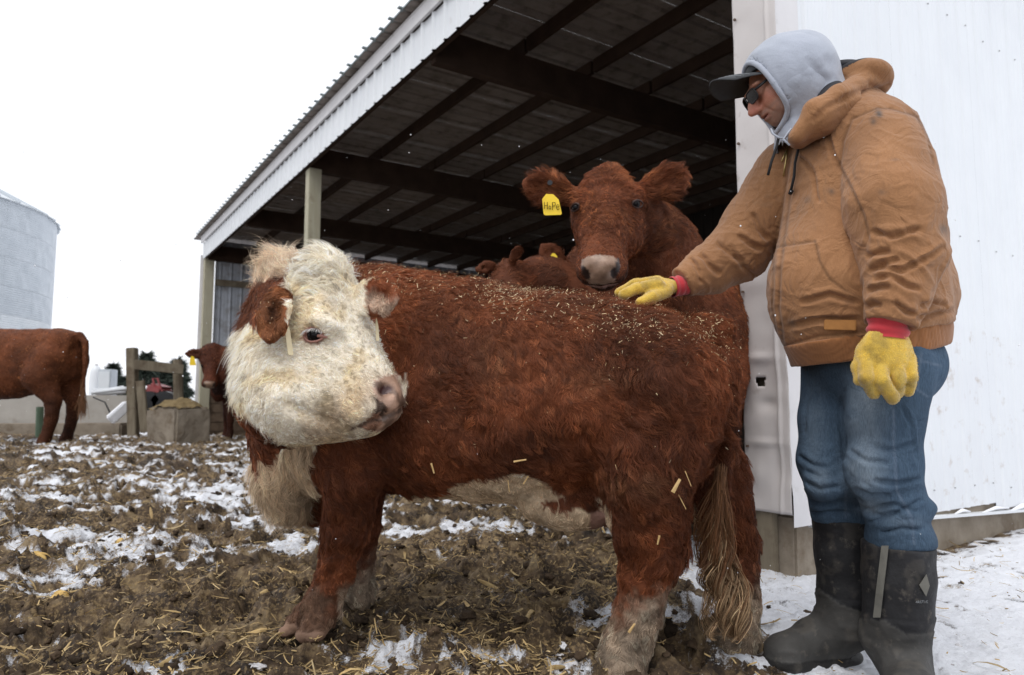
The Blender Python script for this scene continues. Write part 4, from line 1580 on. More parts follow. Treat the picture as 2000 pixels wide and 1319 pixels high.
    Lv = np.where(z < .33, .014, Lv)
    Lv = np.where((z > .55) & (z < .75) & (s_ < .35), .038, Lv)
    Lv = np.where(inhead | (white & (px[:, 0] > 480)), .0075, Lv)
    nearear = (px[:, 0] < 575) & (px[:, 0] > 500) & (px[:, 1] > 560) & (px[:, 1] < 670) & (V[:, 1] < 2.055)
    Lv = np.where(nearear, .011, Lv)
    Lv = np.where(nearf, .013, Lv)
    Lv = np.where(farf, .016, Lv)
    Lv = np.where(white & (px[:, 1] > 640) & (px[:, 1] < 870), np.maximum(Lv, np.interp(px[:, 0], [450, 500, 560], [.024, .014, .0075])), Lv)
    Lv = np.where(white & (px[:, 1] < 575), .024, Lv)
    Lv = np.where(tuft, .05, Lv)
    Lv = np.where(brisk, .05, Lv)
    Lv = np.where(inhead & (fl > .36), .007, Lv)
    Lv = np.where(nosel | hole | eyer | hoofc | mline | teat, .0, Lv)
    rearv = -hA * .55 + np.array([0, 0, -.8])
    Dv = np.repeat(rearv[None], len(V), 0)
    # on the back the hair lies backwards and parts to both sides
    top = sstep(.5, .95, N[:, 2])[:, None]
    Dv = Dv * (1 - top) + (-hA * .9 + np.sign(l_)[:, None] * hL * .5) * top
    hd = -H.F * .35 + np.sign(rl)[:, None] * H.R * .8 * sstep(0, .1, np.abs(rl))[:, None] - H.U * .4
    hd = np.where((fl > .30)[:, None], H.F * -.8 + H.R * .5 * np.sign(rl)[:, None], hd)
    Dv = np.where(inhead[:, None], hd, Dv)
    ck = white & (px[:, 0] < 560) & (px[:, 1] > 640)
    Dv = np.where(ck[:, None], np.array([-.45, 0, -.8]), Dv)
    Dv = np.where(tuft[:, None], np.array([-.7, 0, .75]), Dv)
    Dv = np.where((brisk | (z < .4))[:, None], np.array([0, 0, -1.0]), Dv)
    fc = facing(V, N)
    dens = np.where(fc > -.25, 1.0, .22)
    dens = np.where(inhead & (fc > -.2), 2.0, dens)
    dens = np.where((Lv < .004), 0.0, dens)
    Lv = np.maximum(Lv, .004)
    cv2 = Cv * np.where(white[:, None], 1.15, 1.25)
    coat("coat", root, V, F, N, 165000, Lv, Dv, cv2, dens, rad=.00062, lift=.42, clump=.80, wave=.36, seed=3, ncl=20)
    # longer guard hair along the outline: back, cheek and topknot
    gd = np.where((N[:, 2] > .35) & (z > .9) & ~inhead, 1.0, 0) + np.where(ck | tuft | (white & (px[:, 1] < 545)), 1.6, 0)
    coat("guard_hair", root, V, F, N, 16000, Lv * 1.35, Dv, cv2 * 1.1, gd, rad=.00045, lift=.8, clump=.5, wave=.34, seed=5, ncl=8)
    # tail switch: long wavy fawn hair
    rs = np.random.default_rng(11)
    n = 1150
    K = 16
    path = [at(1414, 850, 2.14), at(1406, 940, 2.13), at(1404, 1020, 2.13), at(1410, 1100, 2.14), at(1426, 1180, 2.15), at(1432, 1245, 2.17)]
    path = np.array(path)
    tt = np.linspace(0, 1, K)
    st_ = .12 + rs.random(n) * .45
    ln = np.minimum(.30 + .45 * rs.random(n), 1.0 - st_ * .85)
    ang = rs.random(n) * 6.283
    P = np.zeros((n, K, 3))
    lock = rs.integers(0, 26, n)
    lph = rs.random(26) * 6.28
    lfr = 7 + 6 * rs.random(26)
    lam = .012 + .026 * rs.random(26)
    ldx = rs.normal(size=26) * .018
    ldy = rs.normal(size=26) * .022
    for i in range(n):
        t_ = np.clip(st_[i] + ln[i] * tt, 0, 1)
        q = np.stack([np.interp(t_, np.linspace(0, 1, len(path)), path[:, c]) for c in range(3)], 1)
        j = lock[i]
        spread = sstep(0, .7, tt) * (1 - .45 * sstep(.8, 1, tt))
        q[:, 0] += .011 * math.cos(ang[i]) * (1 - .5 * tt) + ldx[j] * spread * 1.2 + lam[j] * np.sin(lfr[j] * t_ * 1.6 + lph[j]) * sstep(.25, .8, t_) + rs.normal() * .004
        q[:, 1] += .020 * math.sin(ang[i]) * (1 - .5 * tt) + ldy[j] * spread + lam[j] * .7 * np.cos(lfr[j] * t_ * 1.5 + lph[j]) * sstep(.25, .8, t_) + rs.normal() * .004
        P[i] = q
    base = np.array([.28, .19, .11])
    c = base * np.exp(.28 * rs.normal(size=(n, 1))) * (1 + .25 * (rs.random((26, 1)) - .5))[lock]
    c = c * np.where((st_ < .34)[:, None], np.array([.50, .34, .26]), 1) * np.where(((st_ > .34) & (rs.random(n) < .25))[:, None], np.array([1.9, 1.9, 1.9]), 1)
    rr = .0011 * (1 - .75 * tt[None] ** 2) * np.ones((n, 1))
    strands("tail_switch", root, P, rr, c)
    # eyes: ball, rolled lids, pink inner corner, white lashes
    eye_ball("eye", root, H, -1, .0215, (.230, .112, -.060))
    make_eye(root, S0, unit(n0_ * .6 + H.R * .4 + np.array([0, -.3, 0])), .0235, 1, M_EYEWHITE, corner=True, lash=np.full(3, .74), rs=rs)
    # cream plastic ear tags and the steel clip
    def flat_tag(name, top, bot, w, nrm, mat, parent):
        top, bot = np.asarray(top), np.asarray(bot)
        d = unit(bot - top)
        sd = unit(np.cross(d, nrm))
        n_ = unit(np.cross(sd, d))
        L_ = np.linalg.norm(bot - top)
        pts = [(-.12 * w, 0), (.12 * w, 0), (.5 * w, .35 * L_), (.5 * w, .96 * L_), (.42 * w, L_), (-.42 * w, L_), (-.5 * w, .96 * L_), (-.5 * w, .35 * L_)]
        V_ = [top + sd * x + d * y + n_ * .0012 for x, y in pts] + [top + sd * x + d * y - n_ * .0012 for x, y in pts]
        m = len(pts)
        F_ = [tuple(range(m)), tuple(range(2 * m - 1, m - 1, -1))] + [(i, m + i, m + (i + 1) % m, (i + 1) % m) for i in range(m)]
        return MB().add(V_, F_).build(name, mat, parent)
    flat_tag("ear_tag", at(557, 618, 2.005), at(568, 694, 1.985), .016, (1, -.9, .1), M_CREAM, root)
    flat_tag("ear_tag", at(735, 622, 2.105), at(738, 666, 2.10), .009, (.3, -1, 0), M_CREAM, root)
    q = at(534, 606, 2.008)
    MB().tube([q + np.array([-.002, 0, .010]), q + np.array([.002, -.004, -.008])], .006, 8).build("ear_clip", M_METAL, root)
    # chaff and straw lying in the coat
    n = 6500
    m = (N[:, 2] > -.2) & (z > .62) & ~inhead & (s_ > -.2)
    wgt = np.where(m, np.exp(-((px[:, 1] - np.interp(px[:, 0], [680, 900, 1100, 1250, 1450], [545, 552, 590, 625, 660])) / 38) ** 2) + .035, 0)
    wgt = wgt * (.35 + sstep(-.1, .5, fbm(V, 4, 3, 66)))
    idx = rs.choice(len(V), n, p=wgt / wgt.sum())
    VV, FF, CC_ = [], [], []
    for i in idx:
        d = unit(np.cross(N[i], rs.normal(size=3)) + .3 * N[i] * rs.normal())
        sd = unit(np.cross(N[i], d))
        L_ = .0009 + .0075 * rs.random() ** 4.5
        w_ = .0004 + .0006 * rs.random()
        o = V[i] + N[i] * (.010 + .010 * rs.random()) + rs.normal(size=3) * .006
        k_ = len(VV)
        VV += [o - d * L_ - sd * w_, o + d * L_ - sd * w_, o + d * L_ + sd * w_ + N[i] * .001, o - d * L_ + sd * w_]
        FF.append((k_, k_ + 1, k_ + 2, k_ + 3))
        c = np.array([.62, .47, .27]) * (.6 + .7 * rs.random()) + rs.random() * np.array([.1, .12, .14])
        CC_ += [c] * 4
    # a few long corn stalk pieces stuck to flank and thigh
    for (x0, y0, x1, y1, Yd, w_) in ((1003, 902, 1028, 898, 1.90, .0028), (1022, 946, 1032, 930, 1.90, .002), (992, 938, 995, 962, 1.92, .0014), (1314, 962, 1328, 936, 1.90, .0055), (1325, 966, 1340, 995, 1.91, .0014), (1288, 1046, 1284, 1064, 1.98, .003), (1228, 1236, 1240, 1218, 2.08, .004), (842, 905, 848, 925, 1.93, .003), (1338, 920, 1350, 950, 1.90, .0012)):
        a, b = at(x0, y0, Yd), at(x1, y1, Yd)
        # seat the piece on the hair surface nearest to it along the view
        dd = np.linalg.norm(px - np.array([(x0 + x1) / 2, (y0 + y1) / 2]), axis=1)
        near = (dd < 12) & (fc > .1)
        if near.any():
            yy = V[near, 1].min() - .022
            a, b = at(x0, y0, yy), at(x1, y1, yy)
        d = unit(b - a)
        sd = unit(np.cross(d, (0, -1, .2)))
        k_ = len(VV)
        up_ = np.cross(sd, d) * w_ * .5
        VV += [a - sd * w_, b - sd * w_ * .7, b + sd * w_ * .7, a + sd * w_, (a + b) / 2 + up_ * 1.0]
        FF += [(k_, k_ + 1, k_ + 4), (k_ + 1, k_ + 2, k_ + 4), (k_ + 2, k_ + 3, k_ + 4), (k_ + 3, k_, k_ + 4)]
        CC_ += [np.array([.60, .42, .20])] * 5
    me = bpy.data.meshes.new("chaff")
    me.from_pydata([tuple(q) for q in VV], [], FF)
    a_ = me.attributes.new("col", 'FLOAT_COLOR', 'POINT')
    a_.data.foreach_set("color", np.concatenate([np.array(CC_), np.ones((len(CC_), 1))], 1).astype(np.float32).ravel())
    ch = link("straw_chaff", me, None, M_STRAW)
    tag(ch, "pale straw chaff and stalk bits caught in the red cow's coat", "straw", kind="stuff")
    return V, F, N

M_STRAW = mk("straw", attr="col", col2=(.7, .62, .5), scale=60, rough=.7, spec=.25)
HV, HF, HN = hereford()

# ---- plainer red cattle ----
GST = [(-.18, 1.10, .17, .22), (0, 1.09, .25, .30), (.25, 1.05, .30, .34), (.6, 1.0, .34, .385), (.95, 1.0, .33, .40), (1.25, 1.04, .27, .38), (1.45, 1.03, .20, .30)]
def red_cow(name, label, O, a, sc, H, h, nhair=12000, ears=None, eyes=None, deep=0.0, fat=1.0, eyef=.228, lens=.016, group=None, colour=RED, legs=True, lf=1.0, box=None, headscale=1.0, radh=.0012, dark_low=True, neck=None, head=True, z_off=0.0):
    a = unit(np.array([a[0], a[1], 0]))
    l = np.array([a[1], -a[0], 0])
    O = np.array(O, float)
    C_ = lambda s, q, z: O + sc * (a * s + l * q + UP * z)
    root = empty(name, O + a * .6 * sc)
    tag(root, label, "cow", group)
    pts = [C_(s, q, z) for s in (-.45, 1.6) for q in (-.45, .45) for z in (-.02, 1.55)]
    if H is not None:
        pts += [H(f_, r_, u_) for f_ in (-.15, .6) for r_ in (-.36, .36) for u_ in (-.4, .15)]
    lo, hi = np.min(pts, 0) - .03, np.max(pts, 0) + .03
    if box is not None:
        lo, hi = np.maximum(lo, box[0]), np.minimum(hi, box[1])
    f = Field(lo, hi, h)
    st = [(s * sc, (z - deep) * sc, w * sc, (q + deep) * sc) for s, z, w, q in GST]
    f.loft(O, a, l, st, .05)
    for e in (-1, 1):
        f.ell(C_(.0, e * .14, 1.18), (a, l, UP), (.17 * sc, .13 * sc, .17 * sc), .06)
        f.ell(C_(1.2, e * .18, 1.0), (a, l, UP), (.2 * sc, .13 * sc, .33 * sc), .08)
        if legs:
            f.tube([C_(.03, e * .16, 1.02), C_(.12, e * .19, .80), C_(-.04, e * .17, .52), C_(-.02, e * .17, .30), C_(.03, e * .17, .11), C_(.06, e * .17, .03)], [.2 * sc, .155 * sc * lf, .072 * sc * lf, .052 * sc * lf, .05 * sc * lf, .06 * sc * lf], .05)
            f.tube([C_(1.25, e * .17, .86), C_(1.24, e * .17, .66), C_(1.26, e * .15, .42), C_(1.25, e * .15, .13), C_(1.28, e * .15, .03)], [.14 * sc, .105 * sc, .062 * sc, .046 * sc, .06 * sc], .05)
    f.ell(C_(1.42, 0, .78), (a, l, UP), (.12 * sc, .11 * sc, .2 * sc), .07)
    f.tube([C_(-.2, 0, 1.30), C_(-.27, 0, 1.22), C_(-.285, 0, .95), C_(-.275, 0, .62)], [.05 * sc, .042 * sc, .03 * sc, .024 * sc], .03)
    if H is not None:
        if neck is None:
            f.tube([C_(1.3, 0, 1.12), (C_(1.55, 0, 1.25) + H(-.02, 0, -.12)) / 2, H(.03, 0, -.13)], [.28 * sc, .20 * sc, .14 * H.sc], .08)
        else:
            f.tube(neck[0], neck[1], .08)
        head_field(f, H, k=.035, fat=fat, eyef=eyef)
        for (b_, t_, w_, r_, wd) in (ears or []):
            ear_field(f, b_, t_, w_, r_, wd, .025, cup=np.array([0, -1, .1]))
    V, F = f.mesh(2)
    N = vnormals(V, F)
    V = V + N * (fbm(V, 10, 3, 3) * .008)[:, None]
    N = vnormals(V, F)
    z = (V[:, 2] - O[2]) / sc
    Cv = colour[None] * (1 + .35 * fbm(V, 5, 3, 15)[:, None])
    if dark_low:
        Cv = Cv * (1 - .55 * sstep(.95, .35, z + .1 * fbm(V, 4, 2, 4)))[:, None]      # darker downwards over belly and legs
    Lv = np.full(len(V), lens)
    rest = -a * .7 - UP * .7
    Dv = np.repeat(rest[None], len(V), 0)
    mi = None
    inhead = np.zeros(len(V), bool)
    if H is not None:
        fl, rl, ul = H.loc(V)
        inhead = (fl > -.1) & (fl < .62) & (np.abs(rl) < .30) & (ul > -.3) & (ul < .15)
        nose = inhead & (fl > .456) & (ul > -.112) & (np.abs(rl) < .070 + .28 * np.minimum(ul + .03, 0))
        nc = np.array([.34, .225, .16]) * (1 + .25 * fbm(V, 30, 3, 5)[:, None])
        Cv = np.where(nose[:, None], nc, Cv)
        dk = (sstep(.36, .44, fl) * sstep(-.07, -.11, ul) * inhead * ~nose)[:, None]
        Cv = Cv * (1 - .7 * dk)
        lip = inhead & (np.abs(ul + .133) < .008) & (np.abs(rl) < .055) & (fl > .43)
        Cv = np.where(lip[:, None], np.array([.30, .17, .14]), Cv)
        hole = inhead & (fl > .44) & (((np.abs(rl) - .054 - .25 * (ul + .058)) / .016) ** 2 + ((ul + .056) / .024) ** 2 < 1)
        Cv = np.where(hole[:, None], np.array([.03, .018, .015]), Cv)
        inner = inhead & (np.abs(rl) > .15)
        Cv = np.where(inner[:, None], Cv * .8, Cv)
        hd = -H.F * .2 + np.sign(rl)[:, None] * H.R * .8 * sstep(.0, .1, np.abs(rl))[:, None] + H.F * .6 * sstep(.1, .25, fl)[:, None]
        Dv = np.where(inhead[:, None], hd, Dv)
        Lv = np.where(inhead, lens * .8, Lv)
        Lv = np.where(inhead & (fl > .33), lens * .4, Lv)
        Lv = np.where(inhead & (fl < .12), lens * 1.5, Lv)
        Lv = np.where(inner, lens * 2.0, Lv)
        Lv = np.where(nose | hole | lip, 0, Lv)
        mi = (nose[F].sum(1) >= 2) | (hole[F].sum(1) >= 2) | (lip[F].sum(1) >= 2)
    Cv = np.clip(Cv, .003, .9)
    body = link("body", np_mesh("body", V, F, True, Cv), root, [M_HIDE, M_NOSE])
    if mi is not None:
        body.data.polygons.foreach_set("material_index", mi.astype(np.int32))
    fc = facing(V, N)
    dens = np.where(fc > -.2, 1.0, .12) * (1 + 2.0 * inhead)
    dens = np.where(Lv < .002, 0, dens)
    if nhair:
        coat("coat", root, V, F, N, nhair, np.maximum(Lv, .003), Dv, Cv * 1.3 * (1 + sstep(.1, .6, fbm(V, 9, 3, 19))[:, None] * np.array([.35, .5, .45])), dens, rad=radh, lift=.45, clump=.7, wave=.26, seed=9, ncl=12, cvar=.3)
    if H is not None:
        if eyes:
            for (ex, ey) in eyes:
                S_, n_ = surf(V, N, ex, ey)
                make_eye(root, S_, n_, .0175 * H.sc, 1, M_LID)
        else:
            for e in (-1, 1):
                eye_ball("eye", root, H, e, .024, (.215, .106, -.050))
    # tail tuft
    rs = np.random.default_rng(5)
    n, K = 160, 8
    P = np.zeros((n, K, 3))
    t0 = C_(-.275, 0, .66)
    for i in range(n):
        o = t0 + rs.normal(size=3) * np.array([.012, .012, .06]) * sc
        e_ = C_(-.275, 0, .30 + .15 * rs.random()) + rs.normal(size=3) * .03 * sc
        for k_ in range(K):
            P[i, k_] = o + (e_ - o) * k_ / (K - 1)
    if box is None:
        strands("tail_tuft", root, P, np.full((n, K), .003) * np.linspace(1, .3, K), np.array([.20, .10, .05]) * np.exp(.3 * rs.normal(size=(n, 1))))
    return root, V, F, N
M_LID = mk("dark_eyelid", (.045, .018, .012), rough=.5)

def tag_plate(parent, quad, mat, th=.0015, name="ear_tag"):
    """quad: four corners, top two first"""
    q = [np.asarray(c, float) for c in quad]
    n = unit(np.cross(q[1] - q[0], q[3] - q[0]))
    c = sum(q) / 4
    # clipped upper corners
    a, b, c2, d = q
    ring = [a * .72 + b * .28, a * .28 + b * .72, b * .75 + c2 * .25, c2 * .93 + b * .07, c2 * .93 + d * .07, d * .93 + c2 * .07, d * .93 + a * .07, a * .75 + d * .25]
    m = len(ring)
    V = [p + n * th for p in ring] + [p - n * th for p in ring]
    F = [tuple(range(m)), tuple(range(2 * m - 1, m - 1, -1))] + [(i, m + i, m + (i + 1) % m, (i + 1) % m) for i in range(m)]
    return MB().add(V, F).build(name, mat, parent), n

# Hope, behind the hereford's back
def hope():
    H = Head(at(1186, 342, 3.02), at(1172, 482, 2.78), roll=-.02, length=.42)
    ears = [(at(1122, 380, 3.03), at(1024, 360, 2.98), unit((.2, 0, 1)), .012, .050), (at(1250, 372, 3.03), at(1342, 342, 3.0), unit((-.35, 0, 1)), .012, .050)]
    a = unit(np.array([-.50, -.86, 0]))
    O = np.array([1.50, 4.75, 0]) 
    sc = 1.08
    EYES = [(1124, 406), (1243, 399)]
    root, V, F, N = red_cow("red_cow", "big red cow with a yellow name tag standing behind the white-faced cow", O, a, sc, H, .0105, 80000, ears, EYES, 0.0, 1.18, .150, .019, colour=RED * np.array([1.2, 1.2, 1.15]), radh=.00075,
                   neck=([O + sc * (a * 1.25 + UP * 1.10), at(1275, 500, 3.40), at(1225, 430, 3.16)], [.29, .23, .16]))
    yt = 2.955
    quad = [at(1058, 379, yt), at(1089, 380, yt - .01), at(1098, 420, yt - .015), at(1062, 421, yt)]
    tg, n = tag_plate(root, quad, M_YELLOW)
    tg["label"] = "yellow plastic ear tag with a handwritten name"
    if np.dot(n, np.array([0, -1, 0])) < 0: n = -n
    # handwriting
    strokes = [[(1063, 395), (1063, 409)], [(1063, 402), (1069, 402)], [(1069, 395), (1069, 409)],
               [(1072, 405), (1074, 402), (1076, 405), (1075, 409), (1073, 409), (1072, 405)],
               [(1079, 410), (1079, 396)], [(1079, 396), (1084, 396), (1085, 400), (1083, 403), (1079, 403)],
               [(1087, 405), (1092, 404), (1092, 401), (1089, 400), (1087, 403), (1087, 407), (1089, 410), (1093, 408)]]
    mb = MB()
    for s_ in strokes:
        mb.tube([at(x, y, yt - .008 - .0003 * (x - 1058)) + np.array([0, -.001, 0]) for x, y in s_], .0014, 5)
    mb.build("tag_lettering", M_INK, tg)
    q = at(1074, 358, yt - .01)
    MB().tube([q, q + np.array([0, -.008, 0])], .011, 12).build("tag_button", M_BLACK, root)
hope()

# far left, rump towards the barn
gp = at(118, 868, 8.66)
red_cow("red_cow", "red cow at the far left edge seen from its rump, head out of frame", (gp[0] - .02, 8.66, gp[2]), (-1, .12), 1.0,
        Head(gp + np.array([-1.95, .2, 1.25]), gp + np.array([-2.2, .2, .85])), .022, 16000, None, None, .035, 1.0, .228, .012, colour=RED * np.array([1.15, 1.2, 1.1]), radh=.0022, lf=1.28)
# by the far barn corner, facing the camera
gp = at(447, 860, 11.0)
Hc = Head(at(416, 682, 10.75), at(407, 750, 10.5), length=.5)
red_cow("red_cow", "small dark red cow with yellow ear tag by the far barn corner", (gp[0] + 1.05, 11.62, gp[2]), (-.86, -.5), .98, Hc, .022, 12000,
        [(at(404, 692, 10.76), at(362, 691, 10.7), unit((0, 0, 1)), .026, .06), (at(430, 690, 10.8), at(466, 690, 10.8), unit((0, 0, 1)), .026, .06)], None, 0.0, 1.1, .2, .011, colour=RED * np.array([.72, .66, .7]), radh=.0024)
bpy.context.view_layer.update()
_r = [o for o in bpy.data.objects if o.get("label", "").startswith("small dark red cow")][0]
tag_plate(_r, [at(372, 696, 10.6), at(379, 696, 10.6), at(383, 714, 10.6), at(370, 714, 10.6)], M_YELLOW, .003)
# two more in the dark of the barn
Ha = Head(at(992, 520, 4.0), at(955, 640, 3.72), length=.48)
red_cow("red_cow", "red cow in the dark barn with one pointed ear above the white-faced cow's back", (2.08, 4.6, 0), (-1, -.12), 1.12, Ha, .022, 9000,
        [(at(1000, 508, 3.92), at(1014, 483, 3.88), unit((1, 0, .4)), .016, .03), (at(960, 515, 3.95), at(930, 530, 3.9), unit((0, 0, 1)), .016, .03)], None, 0.0, 1.0, .228, .02, colour=RED * .95, radh=.0012)
Hb = Head(at(1130, 500, 4.9), at(1120, 590, 4.65), length=.5)
_rb = red_cow("red_cow", "red cow behind the big tagged one, only its yellow-tagged ear showing", (2.35, 6.2, 0), (-.8, -.6), 1.3, Hb, .024, 9000,
        [(at(1095, 505, 4.85), at(1058, 487, 4.8), unit((.2, 0, 1)), .02, .06), (at(1165, 505, 4.85), at(1200, 487, 4.8), unit((.2, 0, 1)), .02, .06)], None, 0.0, 1.0, .228, .02, colour=RED * .95, radh=.0014)[0]
tag_plate(_rb, [at(1076, 495, 4.72), at(1086, 495, 4.72), at(1092, 514, 4.72), at(1074, 514, 4.72)], M_YELLOW, .002)
# ------------------------------------------------------------------ the man
M_CANVAS = mk("brown_duck_canvas", attr="col", col2=(.80, .77, .74), scale=7, rough=.85, bump=.25, bscale=500, bdist=.001, spec=.2, sheen=.15, fine=.10, fine_scale=260,
              dirt=(.12, .085, .06), dirt_scale=9, dirt_amt=.35, dirt_lo=.60, crease=.75, crease_scale=11, crease_dist=.018)
M_RIB = mk("rib_knit", attr="col", col2=(.8, .78, .75), scale=8, rough=.9, spec=.15, sheen=.2)
M_DENIM = mk("faded_denim", attr="col", col2=(.70, .72, .76), scale=60, rough=.9, bump=.3, bscale=400, bdist=.001, spec=.15, stretch=(3, 3, .35), fine=.22, fine_scale=200, crease=.7, crease_scale=12, crease_dist=.016)
M_RUBBER = mk("muddy_boot_rubber", attr="col", col2=(.75, .75, .75), scale=12, rough=.55, rough2=.85, bump=.2, bscale=80, spec=.35,
              dirt=(.16, .14, .115), dirt_scale=34, dirt_amt=.5, dirt_lo=.58)
M_FLEECE = mk("grey_sweatshirt_fleece", (.36, .39, .46), (.31, .34, .40), 10, rough=.95, bump=.2, bscale=300, bdist=.001, spec=.1, sheen=.3, fine=.07, fine_scale=350, crease=.5, crease_scale=7, crease_dist=.016)
M_SKIN = mk("skin", attr="col", col2=(.80, .64, .58), scale=55, rough=.5, bump=.5, bscale=260, bdist=.002, spec=.4, fine=.10, fine_scale=420)
M_GLOVE = mk("fuzzy_yellow_glove", attr="col", col2=(.78, .72, .60), scale=26, rough=.95, bump=.6, bscale=420, bdist=.002, spec=.1, sheen=.5, fine=.16, fine_scale=320,
             dirt=(.17, .13, .05), dirt_scale=34, dirt_amt=.6, dirt_lo=.60)
M_KNIT_RED = mk("red_knit_cuff", (.50, .035, .045), (.40, .025, .035), 40, rough=.9, spec=.15, sheen=.3, bump=.3, bscale=300, bdist=.001)
M_CAP = mk("charcoal_cap_cloth", (.055, .058, .062), (.04, .042, .046), 30, rough=.9, spec=.2, bump=.2, bscale=500, bdist=.001)
M_LINING = mk("black_quilted_lining", (.018, .018, .024), (.012, .012, .016), 20, rough=.6, spec=.3)
M_LENS = mk("dark_lens", (.006, .005, .005), rough=.08, spec=.6)
M_GOLD = mk("brass_zip", (.55, .42, .18), rough=.4, metal=.9)
M_LEATHER = mk("tan_leather_patch", (.42, .19, .05), (.34, .15, .04), 60, rough=.6)
M_CORD = mk("black_cord", (.012, .012, .014), rough=.8)
M_STITCH = mk("pale_thread", (.30, .32, .34), rough=.9)
M_EMBLEM = mk("grey_rubber_emblem", (.15, .145, .125), (.10, .097, .085), 30, rough=.75)

fv = np.array([-.96, -.28, 0])        # his chest faces left and a little to the camera
lv = np.array([.28, -.96, 0])         # his left side

def unitcols(V, base, var=.2, sc=6, seed=1):
    return np.asarray(base)[None] * (1 + var * fbm(V, sc, 3, seed)[:, None])

def folds(lines, w=5, dep=.011, off=9):
    out = []
    for ln in lines:
        out.append((ln, w, dep))
        out.append(([(x + 2, y - off) for x, y in ln], w * 1.5, -dep * .42))
        out.append(([(x - 1, y + off) for x, y in ln], w * 1.5, -dep * .30))
    return out

